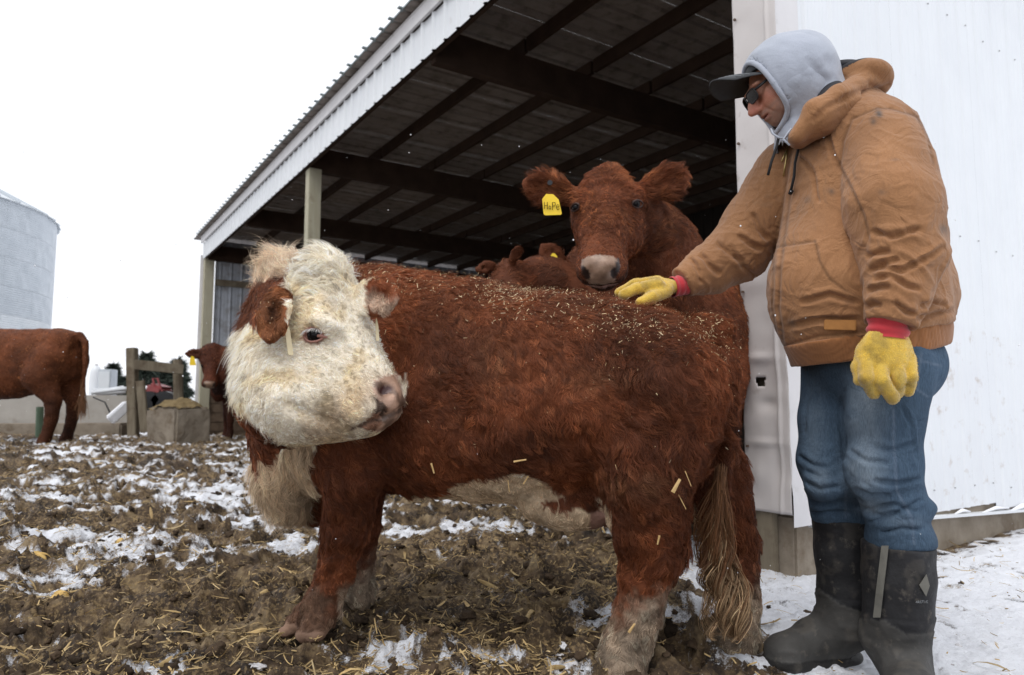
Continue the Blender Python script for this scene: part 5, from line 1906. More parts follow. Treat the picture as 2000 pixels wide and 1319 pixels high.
def person():
    root = empty("person", (1.03, 2.2, 0))
    tag(root, "man in tan work jacket, grey hood, sunglasses, jeans and rubber boots petting the cow", "person")
    # ---- jacket
    f = Field((.35, 1.72, .86), (1.62, 2.62, 1.86), .0048)
    T = [(1692, 705, 2.18, .205, .222), (1690, 640, 2.18, .222, .240), (1686, 570, 2.18, .228, .250), (1680, 470, 2.19, .222, .240), (1676, 360, 2.19, .215, .215), (1664, 285, 2.19, .185, .165), (1645, 225, 2.19, .12, .115)]
    f.tube([at(a, b, c) for a, b, c, _, _ in T], [t[3] for t in T], .03, lv, [t[4] / t[3] for t in T])
    f.ell(at(1602, 565, 2.13), (fv, lv, UP), (.14, .15, .17), .09)          # belly of the jacket
    f.ell(at(1776, 572, 2.22), (fv, lv, UP), (.092, .14, .11), .06)
    f.ell(at(1712, 262, 2.06), (fv, lv, UP), (.115, .11, .09), .07)
    f.ell(at(1590, 290, 2.34), (fv, lv, UP), (.12, .12, .10), .07)
    n0 = [at(1728, 295, 2.00), at(1744, 400, 1.925), at(1764, 500, 1.90), at(1752, 575, 1.885), at(1737, 640, 1.88)]
    f.tube(n0, [.114, .120, .102, .081, .066], .014)
    f0 = [at(1545, 350, 2.34), at(1478, 440, 2.37), at(1440, 492, 2.37), at(1385, 527, 2.35), at(1328, 556, 2.325)]
    f.tube(f0, [.128, .112, .100, .077, .050], .022)
    # openings: hem, cuffs, neck
    pA, pB = at(1538, 682, 2.12), at(1855, 626, 2.2)
    hn = unit(np.cross(pB - pA, lv))
    if hn[2] > 0: hn = -hn
    f.cut(pA, hn, box=((.7, 1.6, .8), (1.7, 2.7, 1.06)))
    cn = unit(n0[4] - n0[3])
    f.cut(at(1737, 636, 1.88), cn, box=((.86, 1.72, .9), (1.16, 1.965, 1.06)))
    cf = unit(f0[4] - f0[3])
    f.cut(at(1333, 554, 2.325), cf, box=((.3, 2.1, 1.0), (.66, 2.6, 1.35)))
    V, F = f.mesh(2)
    fold_lines = [
        [(1693, 503), (1715, 494), (1738, 489)], [(1697, 530), (1723, 516), (1755, 507)], [(1706, 549), (1738, 537), (1771, 558), (1800, 566)],
        [(1692, 568), (1715, 562), (1738, 560)], [(1745, 587), (1771, 609), (1792, 613)], [(1688, 602), (1705, 594), (1722, 596)],
        [(1700, 452), (1740, 462), (1800, 446)],
        [(1712, 520), (1760, 530), (1820, 500), (1846, 480)], [(1398, 475), (1429, 499), (1452, 512)], [(1366, 497), (1387, 520), (1408, 538)], [(1350, 502), (1363, 530), (1371, 555)],
        [(1442, 458), (1466, 478), (1490, 488)], [(1425, 478), (1450, 520), (1480, 545)], [(1560, 592), (1620, 576), (1682, 592)], [(1535, 640), (1600, 626), (1685, 624)],
        [(1613, 255), (1624, 296), (1643, 338)], [(1560, 300), (1590, 340), (1600, 400)], [(1800, 600), (1825, 590), (1850, 600)], [(1790, 625), (1830, 612), (1866, 606)], [(1470, 415), (1485, 450), (1500, 470)]]
    V = carve(V, F, folds(fold_lines, 5.0, .0125, 10))
    N = vnormals(V, F)
    # soft crumple everywhere, stronger on the sleeves
    onsl = np.zeros(len(V))
    for path in (n0, f0):
        for i in range(len(path) - 1):
            a, b = path[i], path[i + 1]
            t = np.clip(((V - a) @ (b - a)) / ((b - a) @ (b - a)), 0, 1)
            d = np.linalg.norm(V - (a + t[:, None] * (b - a)), axis=1)
            onsl = np.maximum(onsl, sstep(.17, .12, d))
    Vs = V + .04 * np.stack([fbm(V, 7, 2, 81), fbm(V, 7, 2, 82), fbm(V, 7, 2, 83)], 1)
    Vs[:, 2] = Vs[:, 2] * 1.4 + .8 * Vs[:, 0]
    rdg = 1 - np.abs(noise(Vs, 10, 21)) * 2.2
    cr = np.clip(rdg, 0, 1) ** 2 * .0055 * (.35 + .65 * onsl * sstep(1.42, 1.22, V[:, 2])) + np.clip(1 - np.abs(noise(Vs, 21, 23)) * 2.4, 0, 1) ** 2 * .0022 + fbm(V, 5, 3, 22) * .008
    V = V + N * cr[:, None]
    seams = [[(1710, 213), (1663, 233), (1647, 274), (1640, 324), (1660, 362), (1687, 420), (1697, 462)],
             [(1713, 212), (1740, 213), (1790, 228), (1813, 267), (1823, 320)], [(1512, 484), (1592, 471)],
             [(1592, 471), (1600, 510), (1620, 545), (1650, 568), (1684, 583)],
             [(1562, 262), (1552, 325), (1538, 420), (1524, 520), (1521, 600), (1533, 690)],
             [(1545, 300), (1528, 400), (1511, 500), (1508, 600), (1522, 690)],
             [(1533, 676), (1600, 657), (1692, 648)], [(1690, 628), (1740, 634), (1790, 640)]]
    V = carve(V, F, [(s, 3.4, .0045) for s in seams] + [([(x + 6, y + 5) for x, y in s], 5, -.003) for s in seams])
    N = vnormals(V, F)
    px = proj(V)
    fcg = facing(V, N) > 0
    col = unitcols(V, (.300, .148, .066), .14, 5, 4)
    for s in seams:
        d, _ = pdist(px, s)
        col = col * (1 - .35 * (np.exp(-(d / 2.6) ** 2) * fcg)[:, None])
    for (cx, cy, rx, ry, a_) in ((1716, 222, 7, 9, .75), (1706, 236, 7, 7, .6), (1622, 374, 10, 7, .6), (1578, 390, 12, 8, .3), (1750, 312, 9, 3, .4), (1723, 375, 11, 6, .3), (1843, 450, 10, 12, .45), (1545, 632, 16, 10, .35), (1660, 590, 10, 6, .2)):
        w_ = a_ * np.exp(-((px[:, 0] - cx) / rx) ** 2 - ((px[:, 1] - cy) / ry) ** 2) * fcg
        w_ = np.clip(w_ * (1 + .8 * noise(V, 70, 9)), 0, .9)
        col = col * (1 - w_[:, None]) + np.array([.05, .05, .05]) * w_[:, None]
    jk = link("jacket", np_mesh("jacket", V, F, True, np.clip(col, .01, .9)), root, M_CANVAS)
    # ---- ribbed hem band
    f = Field((.7, 1.78, .84), (1.5, 2.62, 1.12), .0055)
    f.tube([at(1692, 735, 2.18), at(1692, 640, 2.18)], [.196, .214], 0, lv, [.218 / .196, .240 / .214])
    f.ell(at(1612, 650, 2.13), (fv, lv, UP), (.12, .13, .10), .05)
    f.cut(pA + hn * .0, -hn * -1 * -1 if False else hn, box=None) if False else None
    lowA = pA + hn * .060
    f.cut(lowA, hn)
    f.cut(pA - hn * .012, -hn)
    V, F = f.mesh(1)
    N = vnormals(V, F)
    ang = np.arctan2((V - at(1692, 690, 2.17)) @ fv, (V - at(1692, 690, 2.17)) @ lv)
    rib = np.sin(ang * 190)
    nz = np.abs(N[:, 2]) < .6
    V = V + N * (rib * .0012 * nz + fbm(V, 5, 2, 3) * .006)[:, None]
    col = unitcols(V, (.30, .125, .045), .1, 8, 3) * (1 + .12 * rib[:, None])
    link("hem_band", np_mesh("hem_band", V, F, True, np.clip(col, .01, .9)), root, M_RIB)
    # leather patch, zip, cords
    def on_front(x, y, Y0, dy):                  # a point just off the jacket surface
        d = np.linalg.norm(JPX - np.array([x, y]), axis=1)
        m = (d < 7) & JF
        return at(x, y, JV[m, 1].min() - dy) if m.any() else at(x, y, Y0)
    JV, JF_, = np.array([v.co for v in jk.data.vertices]), None
    JN = vnormals(JV, f_quads(jk.data))
    JPX, JF = proj(JV), facing(JV, JN) > .05
    pc, pn = surf(JV, JN, 1641, 635, 8)
    pu = unit(np.array([.09, 0, 1]) - pn * np.dot(pn, (.09, 0, 1)))
    ps = np.cross(pu, pn)
    MB().box(pc + pn * .004, ps * .041, pu * .0145, pn * .0022).build("leather_patch", M_LEATHER, root, bevel=.002)
    cords = MB()
    MB().tube([on_front(x, y, 2.0, .004) for x, y in ((1566, 246), (1563, 270), (1561, 284), (1553, 318), (1551, 345), (1545, 372))], .0042, 8).build("drawstring", M_CORD, root, smooth=True)
    MB().tube([on_front(x, y, 1.96, .003) for x, y in ((1546, 372), (1543, 379))], [.007, .006], 8).build("drawstring_knot", M_CORD, root, smooth=True)
    MB().tube([at(x, y, 2.10) for x, y in ((1521, 268), (1516, 290), (1507, 315), (1500, 342))], .0042, 8).build("drawstring", M_CORD, root, smooth=True)
    MB().tube([on_front(x, y, 2.0, .003) for x, y in ((1537, 275), (1538, 290), (1531, 306), (1527, 316))], .0028, 6).build("zip_pull", M_GOLD, root, smooth=True)
    MB().tube([on_front(x, y, 2.0, .0005) for x, y in ((1540, 268), (1536, 310), (1530, 345))], .003, 6).build("zip", M_GOLD, root, smooth=True)
    # ---- jacket hood lying behind the neck, with its black lining
    f = Field((.78, 1.9, 1.50), (1.36, 2.62, 1.92), .0048)
    f.ell(at(1662, 168, 2.20), (unit((.93, .1, -.25)), np.array([0, 1, 0]), unit((.25, 0, .95))), (.100, .155, .055), .03)
    f.tube([at(1556, 266, 2.05), at(1588, 215, 2.02), at(1636, 186, 2.03), at(1684, 162, 2.10), at(1706, 142, 2.22), at(1668, 124, 2.34), at(1612, 142, 2.36)], [.022, .026, .028, .030, .030, .026, .026], .03)
    f.tube([at(1680, 155, 2.12), at(1716, 152, 2.22), at(1690, 142, 2.33)], [.04, .034, .033], .04)
    f.tube([at(1560, 272, 2.10), at(1600, 235, 2.06), at(1650, 205, 2.06)], [.035, .05, .05], .04)
    f.ell(at(1640, 140, 2.21), (unit((.9, .1, -.3)), np.array([0, 1, 0]), unit((.3, 0, .9))), (.085, .115, .050), .015, 'sub')
    V, F = f.mesh(2)
    V = carve(V, F, folds([[(1690, 165), (1715, 172), (1740, 165)], [(1640, 195), (1680, 180), (1725, 178)], [(1585, 240), (1615, 210), (1660, 190)]], 6, .007, 9))
    N = vnormals(V, F)
    V = V + N * (fbm(V, 9, 3, 12) * .006)[:, None]
    px = proj(V)
    col = unitcols(V, (.305, .150, .066), .14, 5, 4)
    g_ = (V - at(1640, 140, 2.21)) / np.array([.105, .135, .062])
    lin = ((np.linalg.norm(g_, axis=1) < 1.12) & (N[:, 2] > -.2) & (N[:, 0] < .75))
    col = np.where(lin[:, None], np.array([.014, .014, .018]), col)
    link("jacket_hood", np_mesh("jacket_hood", V, F, True, np.clip(col, .008, .9)), root, M_CANVAS)
    f = Field((.84, 1.98, 1.58), (1.22, 2.5, 1.86), .006)
    f.ell(at(1640, 158, 2.21), (unit((.9, .1, -.3)), np.array([0, 1, 0]), unit((.3, 0, .9))), (.085, .125, .035), 0)
    f.ell(at(1612, 190, 2.10), (unit((.7, .1, .6)), np.array([0, 1, 0]), unit((-.6, 0, .7))), (.06, .05, .03), .03)
    V, F = f.mesh(2)
    link("hood_lining", np_mesh("hood_lining", V, F), root, M_LINING)

    # ---- head
    hh = np.array([-.9988, .05, 0])
    g = unit(hh * .866 - UP * .5)
    u = unit(hh * .5 + UP * .866)
    l = np.array([-.05, -.9988, 0])
    Hc = at(1524, 163, 2.175)
    def K(a, b, c): return Hc + g * a + l * b + u * c        # forward, his left, up
    A3 = (g, l, u)
    f = Field(Hc - .24, Hc + .22, .0030)
    f.ell(K(-.012, 0, .02), A3, (.098, .076, .084), .0)
    f.ell(K(.035, 0, -.045), A3, (.062, .060, .075), .03)
    f.ell(K(.058, 0, -.092), A3, (.030, .032, .024), .03)              # chin
    for e in (-1, 1):
        f.ell(K(.052, e * .038, -.028), A3, (.036, .028, .030), .03)    # cheeks
        f.ell(K(.02, e * .055, -.075), A3, (.05, .014, .024), .03)      # jaw
        f.ell(K(.086, e * .032, .026), A3, (.018, .026, .010), .018)    # brow
        f.ell(K(.090, e * .031, .004), A3, (.016, .018, .012), .012, 'sub')
        f.ell(K(.084, e * .031, .003), A3, (.013, .014, .011), .008)
        f.ell(K(.100, e * .013, -.040), A3, (.012, .009, .009), .010)   # nostril wing
    f.tube([K(.092, 0, .012), K(.112, 0, -.018), K(.126, 0, -.036)], [.009, .0115, .0125], .014)
    f.ell(K(.108, 0, -.042), A3, (.014, .014, .008), .008)
    f.ell(K(.092, 0, -.062), A3, (.016, .024, .010), .012)             # upper lip
    f.ell(K(.088, 0, -.078), A3, (.014, .021, .008), .008)             # lower lip
    f.ell(K(.104, 0, -.0695), A3, (.016, .026, .0022), .003, 'sub')
    for e in (-1, 1):
        f.ell(K(.108, e * .008, -.0495), A3, (.006, .004, .003), .002, 'sub')
    f.seg(K(-.03, 0, -.06), K(-.085, 0, -.17), .058, .065, .03)
    V, F = f.mesh(2)
    N = vnormals(V, F)
    a_, b_, c_ = (V - Hc) @ g, (V - Hc) @ l, (V - Hc) @ u
    smile = np.exp(-((np.abs(b_) - .028 - .35 * (-.045 - c_)) / .004) ** 2) * sstep(-.04, -.05, c_) * sstep(-.085, -.07, c_) * (a_ > .05)
    V = V - N * (.0022 * smile)[:, None]
    col = unitcols(V, (.50, .27, .19), .10, 18, 3)
    rosy = np.exp(-((a_ - .075) / .05) ** 2 - ((c_ + .028) / .026) ** 2) * .45 + .6 * np.exp(-((a_ - .125) / .022) ** 2 - ((c_ + .036) / .018) ** 2)
    col = col * (1 - rosy[:, None] * np.array([.05, .38, .38]))
    stub = sstep(-.052, -.075, c_ + .008 * fbm(V, 30, 2, 6)) * .6
    stub = np.maximum(stub, .5 * np.exp(-((c_ + .057) / .008) ** 2) * (a_ > .06))
    col = col * (1 - stub[:, None]) + np.array([.20, .155, .135]) * stub[:, None]
    lips = np.exp(-((c_ + .070) / .008) ** 2) * (a_ > .085) * (np.abs(b_) < .024)
    col = col * (1 - .6 * lips[:, None]) + np.array([.36, .14, .12]) * .6 * lips[:, None]
    link("body", np_mesh("body", V, F, True, np.clip(col, .01, .9)), root, M_SKIN)
    # ---- grey sweatshirt hood
    f = Field(Hc - .34, Hc + .26, .0046)
    f.ell(K(-.022, 0, .004), A3, (.132, .112, .130), 0)
    f.ell(K(-.065, 0, .012), A3, (.115, .108, .115), .04)
    f.tube([K(-.02, 0, -.02), at(1590, 220, 2.19), at(1588, 262, 2.19)], [.115, .112, .12], .05)
    inner = Field(Hc - .34, Hc + .26, .0046)
    inner.ell(K(-.022, 0, .004), A3, (.122, .102, .120), 0)
    inner.ell(K(-.065, 0, .012), A3, (.105, .098, .105), .04)
    inner.tube([K(-.02, 0, -.02), at(1590, 220, 2.19), at(1588, 280, 2.19)], [.105, .102, .11], .05)
    inner.seg(K(0, 0, -.012), K(.5, 0, -.012), .090, .090, .02, l, 1.26, 1.26)
    f.d = np.maximum(f.d, -inner.d)
    V, F = f.mesh(2)
    V = carve(V, F, folds([[(1480, 118), (1500, 150), (1530, 200), (1545, 255)], [(1600, 130), (1612, 170), (1600, 220)], [(1555, 240), (1580, 215), (1620, 190)], [(1575, 110), (1600, 150), (1625, 160)]], 9, .0055, 14))
    N = vnormals(V, F)
    V = V + N * (fbm(V, 8, 3, 5) * .009)[:, None]
    hd_ = link("sweatshirt_hood", np_mesh("sweatshirt_hood", V, F), root, M_FLEECE)
    HVv, HFv = V, F
    HNv = vnormals(V, F)
    ring = []
    for i in range(48):
        an = 2 * math.pi * i / 48
        lb, uc = .094 * math.cos(an), -.012 + .118 * math.sin(an)
        d_ = np.linalg.norm(np.stack([(V - Hc) @ l - lb, (V - Hc) @ u - uc], 1), axis=1)
        m_ = (d_ < .012) & ((V - Hc) @ g > -.06)
        ga = ((V - Hc) @ g)[m_].max() if m_.any() else .05
        ring.append(K(ga - .004, lb, uc))
    ring = np.array(ring)
    for _ in range(3):
        ring = (np.roll(ring, 1, 0) + ring * 2 + np.roll(ring, -1, 0)) / 4
    MB().tube(list(ring) + [ring[0]], .0085, 10, cap=False).build("hood_rim", M_FLEECE, hd_, smooth=True)
    # grey cord under the chin
    MB().tube([at(x, y, Y_) for x, y, Y_ in ((1506, 252, 2.12), (1510, 262, 2.10), (1521, 269, 2.09), (1533, 270, 2.08), (1540, 262, 2.07))], .0030, 8).build("hood_cord", M_FLEECE, root, smooth=True)
    MB().tube([at(x, y, Y_) for x, y, Y_ in ((1545, 252, 2.06), (1536, 264, 2.06), (1530, 272, 2.06), (1542, 284, 2.05))], .0030, 8).build("hood_cord", M_FLEECE, root, smooth=True)
    # ---- cap
    f = Field(Hc - .16, Hc + .18, .0045)
    f.ell(K(-.008, 0, .030), A3, (.110, .086, .086), 0)
    f.cut(K(0, 0, .048), -u + .25 * g)
    V, F = f.mesh(2)
    cap = link("cap", np_mesh("cap", V, F), root, M_CAP)
    bdir = unit(g * .90 + u * .44)
    bn = unit(np.cross(l, bdir)); bn = bn if bn @ u > 0 else -bn
    base = K(.076, 0, .072)
    ni, nj = 14, 25
    top, bot = [], []
    for i in range(ni):
        for j in range(nj):
            b = j / (nj - 1) * 2 - 1
            a = i / (ni - 1)
            reach = .118 * math.sqrt(max(0, 1 - .72 * abs(b) ** 2.6))
            start = -.045 * b * b
            p = base + bdir * (start + (reach - start) * a) + l * (.080 * b) - bn * (.030 * b * b + .012 * a * a)
            top.append(p + bn * .002)
            bot.append(p - bn * .002)
    F = [(i * nj + j, i * nj + j + 1, (i + 1) * nj + j + 1, (i + 1) * nj + j) for i in range(ni - 1) for j in range(nj - 1)]
    o_ = ni * nj
    F += [tuple(o_ + q for q in reversed(x)) for x in F]
    ring = [j for j in range(nj)] + [i * nj + nj - 1 for i in range(1, ni)] + [(ni - 1) * nj + j for j in range(nj - 2, -1, -1)] + [i * nj for i in range(ni - 2, 0, -1)]
    F += [(ring[q], o_ + ring[q], o_ + ring[(q + 1) % len(ring)], ring[(q + 1) % len(ring)]) for q in range(len(ring))]
    bill = MB().add(top + bot, F).build("bill", M_CAP, cap, smooth=True)
    for k_ in range(4):                                           # rows of stitching
        a = .50 + .13 * k_
        pts = [top[int(a * (ni - 1)) * nj + j] + bn * .0008 for j in range(1, nj - 1)]
        MB().tube(pts, .0008, 4).build("stitching", M_STITCH, bill)
    # ---- sunglasses
    gl = empty("sunglasses", Hc)
    gl.parent = root
    gl.location = Vector(Hc) - Vector(root.location)
    def gput(mb, nm, mat, **kw):
        o = link(nm, mb.mesh(nm, kw.get('smooth', True)), None, mat)
        o.parent = gl
        o.location = -Vector(Hc)
        return o
    for e in (-1, 1):
        c = K(.112, e * .032, .000)
        ld = unit(l * e - g * .22)
        nn = unit(np.cross(ld, u)); nn = nn if nn @ g > 0 else -nn
        ring = []
        for i in range(20):
            an = 2 * math.pi * i / 20
            cx, cy = math.cos(an), math.sin(an)
            rx = .026 * np.sign(cx) * abs(cx) ** .55
            ry = .0185 * np.sign(cy) * abs(cy) ** .6
            ring.append(c + ld * rx + u * (ry + .002))
        mb = MB()
        mb.add([p + nn * .001 for p in ring] + [p - nn * .001 for p in ring], [tuple(range(20)), tuple(range(39, 19, -1))])
        gput(mb, "lens", M_LENS, smooth=False)
        mb = MB()
        mb.tube(ring + ring[:1], .0026, 6, cap=False)
        gput(mb, "rim", M_BLACK)
        hp = c + ld * .027 + u * .010
        mb = MB()
        mb.tube([hp, hp - g * .02 + ld * .004 + u * .002, K(.03, e * .079, .020), K(-.04, e * .078, .016)], [.004, .0045, .0042, .004], 6)
        gput(mb, "temple_arm", M_BLACK)
    mb = MB()
    mb.tube([K(.116, -.010, .012), K(.120, 0, .014), K(.116, .010, .012)], .0026, 6)
    gput(mb, "bridge", M_BLACK)
    # ---- jeans
    f = Field((.72, 1.80, .22), (1.48, 2.60, 1.08), .0055)
    f.ell(at(1696, 700, 2.18), (fv, lv, UP), (.172, .175, .17), .0)
    nl = [at(1738, 720, 2.08), at(1728, 820, 2.06), at(1728, 900, 2.05), at(1742, 985, 2.06), at(1757, 1052, 2.07), at(1757, 1062, 2.07)]
    f.tube(nl, [.122, .102, .094, .082, .084, .084], .04)
    fl_ = [at(1640, 720, 2.27), at(1625, 820, 2.25), at(1618, 900, 2.24), at(1636, 970, 2.24), at(1648, 1012, 2.25), at(1648, 1020, 2.25)]
    f.tube(fl_, [.118, .098, .090, .083, .083, .083], .03)
    f.ell(at(1770, 715, 2.16), (fv, lv, UP), (.085, .13, .11), .05)
    f.ell(at(1625, 945, 2.17), (fv, lv, UP), (.075, .08, .05), .03)
    f.ell(at(1696, 925, 2.01), (fv, lv, UP), (.055, .07, .07), .04)
    f.ell(at(1782, 990, 2.06), (fv, lv, UP), (.05, .07, .03), .02)
    f.cut(at(1757, 1064, 2.07), -UP, box=((.95, 1.8, 0), (1.5, 2.16, 1.3)))
    f.cut(at(1648, 1018, 2.25), -UP, box=((.7, 2.168, 0), (1.4, 2.6, 1.3)))
    V, F = f.mesh(2)
    V = carve(V, F, folds([[(1655, 985), (1700, 995), (1745, 985), (1790, 1000)], [(1695, 1018), (1740, 1010), (1780, 985), (1800, 975)], [(1668, 955), (1700, 970), (1740, 968)], [(1572, 940), (1600, 955), (1640, 950)], [(1570, 975), (1610, 985), (1650, 975)], [(1660, 880), (1690, 900), (1740, 905)],
                           [(1655, 740), (1640, 800), (1650, 900)], [(1760, 790), (1780, 830), (1790, 900)], [(1590, 740), (1575, 790), (1570, 850)], [(1580, 1002), (1610, 1000), (1660, 1004)], [(1720, 1040), (1760, 1030), (1800, 1035)], [(1560, 890), (1590, 910), (1625, 915)], [(1700, 870), (1740, 880), (1790, 865)], [(1690, 1000), (1720, 1006), (1760, 998)], [(1705, 940), (1750, 945), (1795, 935)], [(1575, 920), (1600, 930), (1645, 925)]], 4.5, .010, 9))
    N = vnormals(V, F)
    Vs = V.copy(); Vs[:, 2] *= 1.8
    V = V + N * ((.5 - np.abs(noise(Vs, 12, 31))) * .008 * sstep(.75, .45, V[:, 2]) + fbm(V, 7, 2, 32) * .004)[:, None]
    N = vnormals(V, F)
    px = proj(V)
    fcg = facing(V, N) > 0
    col = unitcols(V, (.064, .102, .150), .18, 8, 5)
    for (cx, cy, rx, ry, a_) in ((1690, 800, 35, 110, .55), (1690, 920, 32, 40, .65), (1700, 990, 30, 14, .5), (1590, 830, 22, 80, .25), (1600, 940, 20, 25, .35), (1760, 1020, 40, 14, .2)):
        w_ = a_ * np.exp(-((px[:, 0] - cx) / rx) ** 2 - ((px[:, 1] - cy) / ry) ** 2) * fcg
        w_ = np.clip(w_ * (1 + .35 * noise(V, 40, 7)), 0, 1)
        col = col * (1 - w_[:, None]) + np.array([.25, .30, .345]) * w_[:, None]
    for s in ([(1745, 760), (1745, 860), (1752, 960), (1780, 1010), (1785, 1062)], [(1652, 960), (1652, 1010)], [(1800, 690), (1790, 760), (1812, 775)], [(1800, 705), (1838, 715)]):
        d, _ = pdist(px, s)
        e_ = (np.exp(-(d / 2.2) ** 2) * fcg)[:, None]
        col = col * (1 - .5 * e_) + np.array([.16, .20, .26]) * .5 * e_
    link("jeans", np_mesh("jeans", V, F, True, np.clip(col, .01, .9)), root, M_DENIM)
    # ---- boots
    def boot(shaft, rads, heel, toe, width, nm, split, zg):
        lo = np.min(shaft + [heel, toe], 0) - .16
        hi = np.max(shaft + [heel, toe], 0) + .16
        lo[2] = zg - .03
        f = Field(lo, hi, .0055)
        f.tube(shaft, rads, .03)
        heel, toe = np.asarray(heel, float), np.asarray(toe, float)
        d = unit((toe - heel) * np.array([1, 1, 0]))
        sd = np.array([-d[1], d[0], 0])
        L_ = np.linalg.norm((toe - heel)[:2])
        zz = lambda q: np.array([0, 0, q])
        hb = np.array([heel[0], heel[1], zg])
        f.tube([hb + d * .045 + zz(.075), hb + d * L_ * .55 + zz(.075), hb + d * (L_ - .055) + zz(.058)], [.052, .052, .045], .04, UP, [.9, 1.0, 1.12])
        f.seg(shaft[-1], hb + d * L_ * .42 + zz(.085), rads[-1] * .9, .055, .05)
        f.tube([hb + d * .05 + zz(.024), hb + d * L_ * .5 + zz(.022), hb + d * (L_ - .05) + zz(.026)], [.024, .022, .024], .004, UP, [2.3, 2.2, 2.35])
        f.ell(hb + d * (L_ - .055) + zz(.062), (d, sd, UP), (.06, .056, .045), .03)
        f.cut(shaft[0], shaft[0] - shaft[1])
        V, F = f.mesh(2)
        N = vnormals(V, F)
        px = proj(V)
        zr = V[:, 2] - zg
        s_up = np.interp(px[:, 0], split[0], split[1])
        upper = px[:, 1] < s_up
        step = np.exp(-((px[:, 1] - s_up) / 4) ** 2)
        V = V + N * (.003 * (~upper) + fbm(V, 10, 3, 9) * .004 + (.5 - np.abs(noise(V * np.array([1, 1, 2.0]), 16, 8))) * .006 * (zr < .22))[:, None]
        col = np.where(upper[:, None], np.array([.016, .016, .018]), np.array([.055, .053, .050])) * (1 + .3 * fbm(V, 12, 3, 2)[:, None])
        col = np.where((zr < .045)[:, None], np.array([.022, .021, .02]), col)
        splash = sstep(.25, .6, fbm(V, 30, 3, 17))[:, None] * np.where(upper[:, None], .16, .2)
        col = col * (1 - splash) + np.array([.16, .14, .115]) * splash
        o = link(nm, np_mesh(nm, V, F, True, np.clip(col, .006, .9)), root, M_RUBBER)
        return o, V, N, px
    zgn = float(ground_z(1.07, 2.08)[0]) - .01
    zgf = float(ground_z(.88, 2.26)[0]) - .012
    b1, BV, BN, BPX = boot([at(1755, 1060, 2.07), at(1754, 1130, 2.075), at(1752, 1185, 2.08), at(1746, 1240, 2.09)], [.095, .093, .088, .078], np.array([1.13, 2.17, 0]), np.array([1.02, 1.90, 0]), .05, "boot", ([1690, 1730, 1770, 1820], [1208, 1212, 1238, 1232]), zgn)
    boot([at(1647, 1010, 2.25), at(1650, 1080, 2.255), at(1654, 1150, 2.26), at(1652, 1215, 2.265)], [.091, .088, .082, .073], np.array([1.075, 2.33, 0]), np.array([.775, 2.215, 0]), .05, "boot", ([1600, 1640, 1680, 1720], [1150, 1180, 1195, 1195]), zgf)
    def on_boot(x, y, dy=.004):
        d = np.linalg.norm(BPX - np.array([x, y]), axis=1)
        m = (d < 8) & (facing(BV, BN) > 0)
        return at(x, y, (BV[m, 1].min() if m.any() else 1.99) - dy)
    # pull strap, diamond emblem and lettering on the near boot
    st_ = [(1729, 1066), (1724, 1110), (1718, 1160), (1713, 1206)]
    V_, F_ = [], []
    for i, (x, y) in enumerate(st_):
        V_ += [on_boot(x - 7, y), on_boot(x + 7, y)]
    F_ = [(2 * i, 2 * i + 1, 2 * i + 3, 2 * i + 2) for i in range(3)]
    sp = MB().add(V_, F_).build("boot_strap", M_EMBLEM, b1)
    sp.modifiers.new("t", 'SOLIDIFY').thickness = .003
    V_ = [on_boot(1809, 1122), on_boot(1815, 1144), on_boot(1808, 1165), on_boot(1795, 1143)]
    em = MB().add(V_, [(0, 1, 2, 3)]).build("boot_emblem", M_EMBLEM, b1)
    em.modifiers.new("t", 'SOLIDIFY').thickness = .002
    # small raised lettering
    glyph = {'A': [[(0, 0), (.5, 1), (1, 0)], [(.2, .4), (.8, .4)]], 'R': [[(0, 0), (0, 1), (.8, .9), (.8, .6), (0, .5), (1, 0)]], 'C': [[(1, .9), (.4, 1), (0, .5), (.4, 0), (1, .1)]], 'T': [[(0, 1), (1, 1)], [(.5, 1), (.5, 0)]], 'I': [[(.5, 0), (.5, 1)]]}
    mb = MB()
    x0 = 1789
    for ch in "ARCTIC":
        for s_ in glyph[ch]:
            mb.tube([on_boot(x0 + 3.0 * p[0], 1178 - 4.2 * p[1]) for p in s_], .0006, 4)
        x0 += 4.0
    mb.build("boot_lettering", M_STITCH, b1)
    # ---- gloves
    def glove(parts, nm, h=.0034, seed=1):
        P = np.array([p for q in parts for p in q[0]])
        f = Field(P.min(0) - .06, P.max(0) + .06, h)
        for pts, rad, k_, side, flat in parts:
            f.tube(pts, rad, k_, side, flat)
        V, F = f.mesh(2)
        N = vnormals(V, F)
        V = V + N * (fbm(V, 30, 3, seed) * .0022)[:, None]
        col = unitcols(V, (.62, .42, .055), .14, 20, seed)
        d_ = sstep(.1, .6, fbm(V, 26, 3, seed + 4))[:, None] * .45
        col = col * (1 - d_) + np.array([.30, .22, .06]) * d_
        g_ = link(nm, np_mesh(nm, V, F, True, np.clip(col, .01, .95)), root, M_GLOVE)
        # short nap
        Dv = np.repeat(np.array([[.2, 0, -.9]]), len(V), 0)
        nap = coat("glove_nap", None, V, F, N, 6000, np.full(len(V), .0024), Dv, col * 1.1, None, rad=.00028, lift=1.1, clump=.2, wave=.3, seed=seed, K=4)
        nap.parent = g_
        nap.location = (0, 0, 0)
        return g_
    yn = 1.882
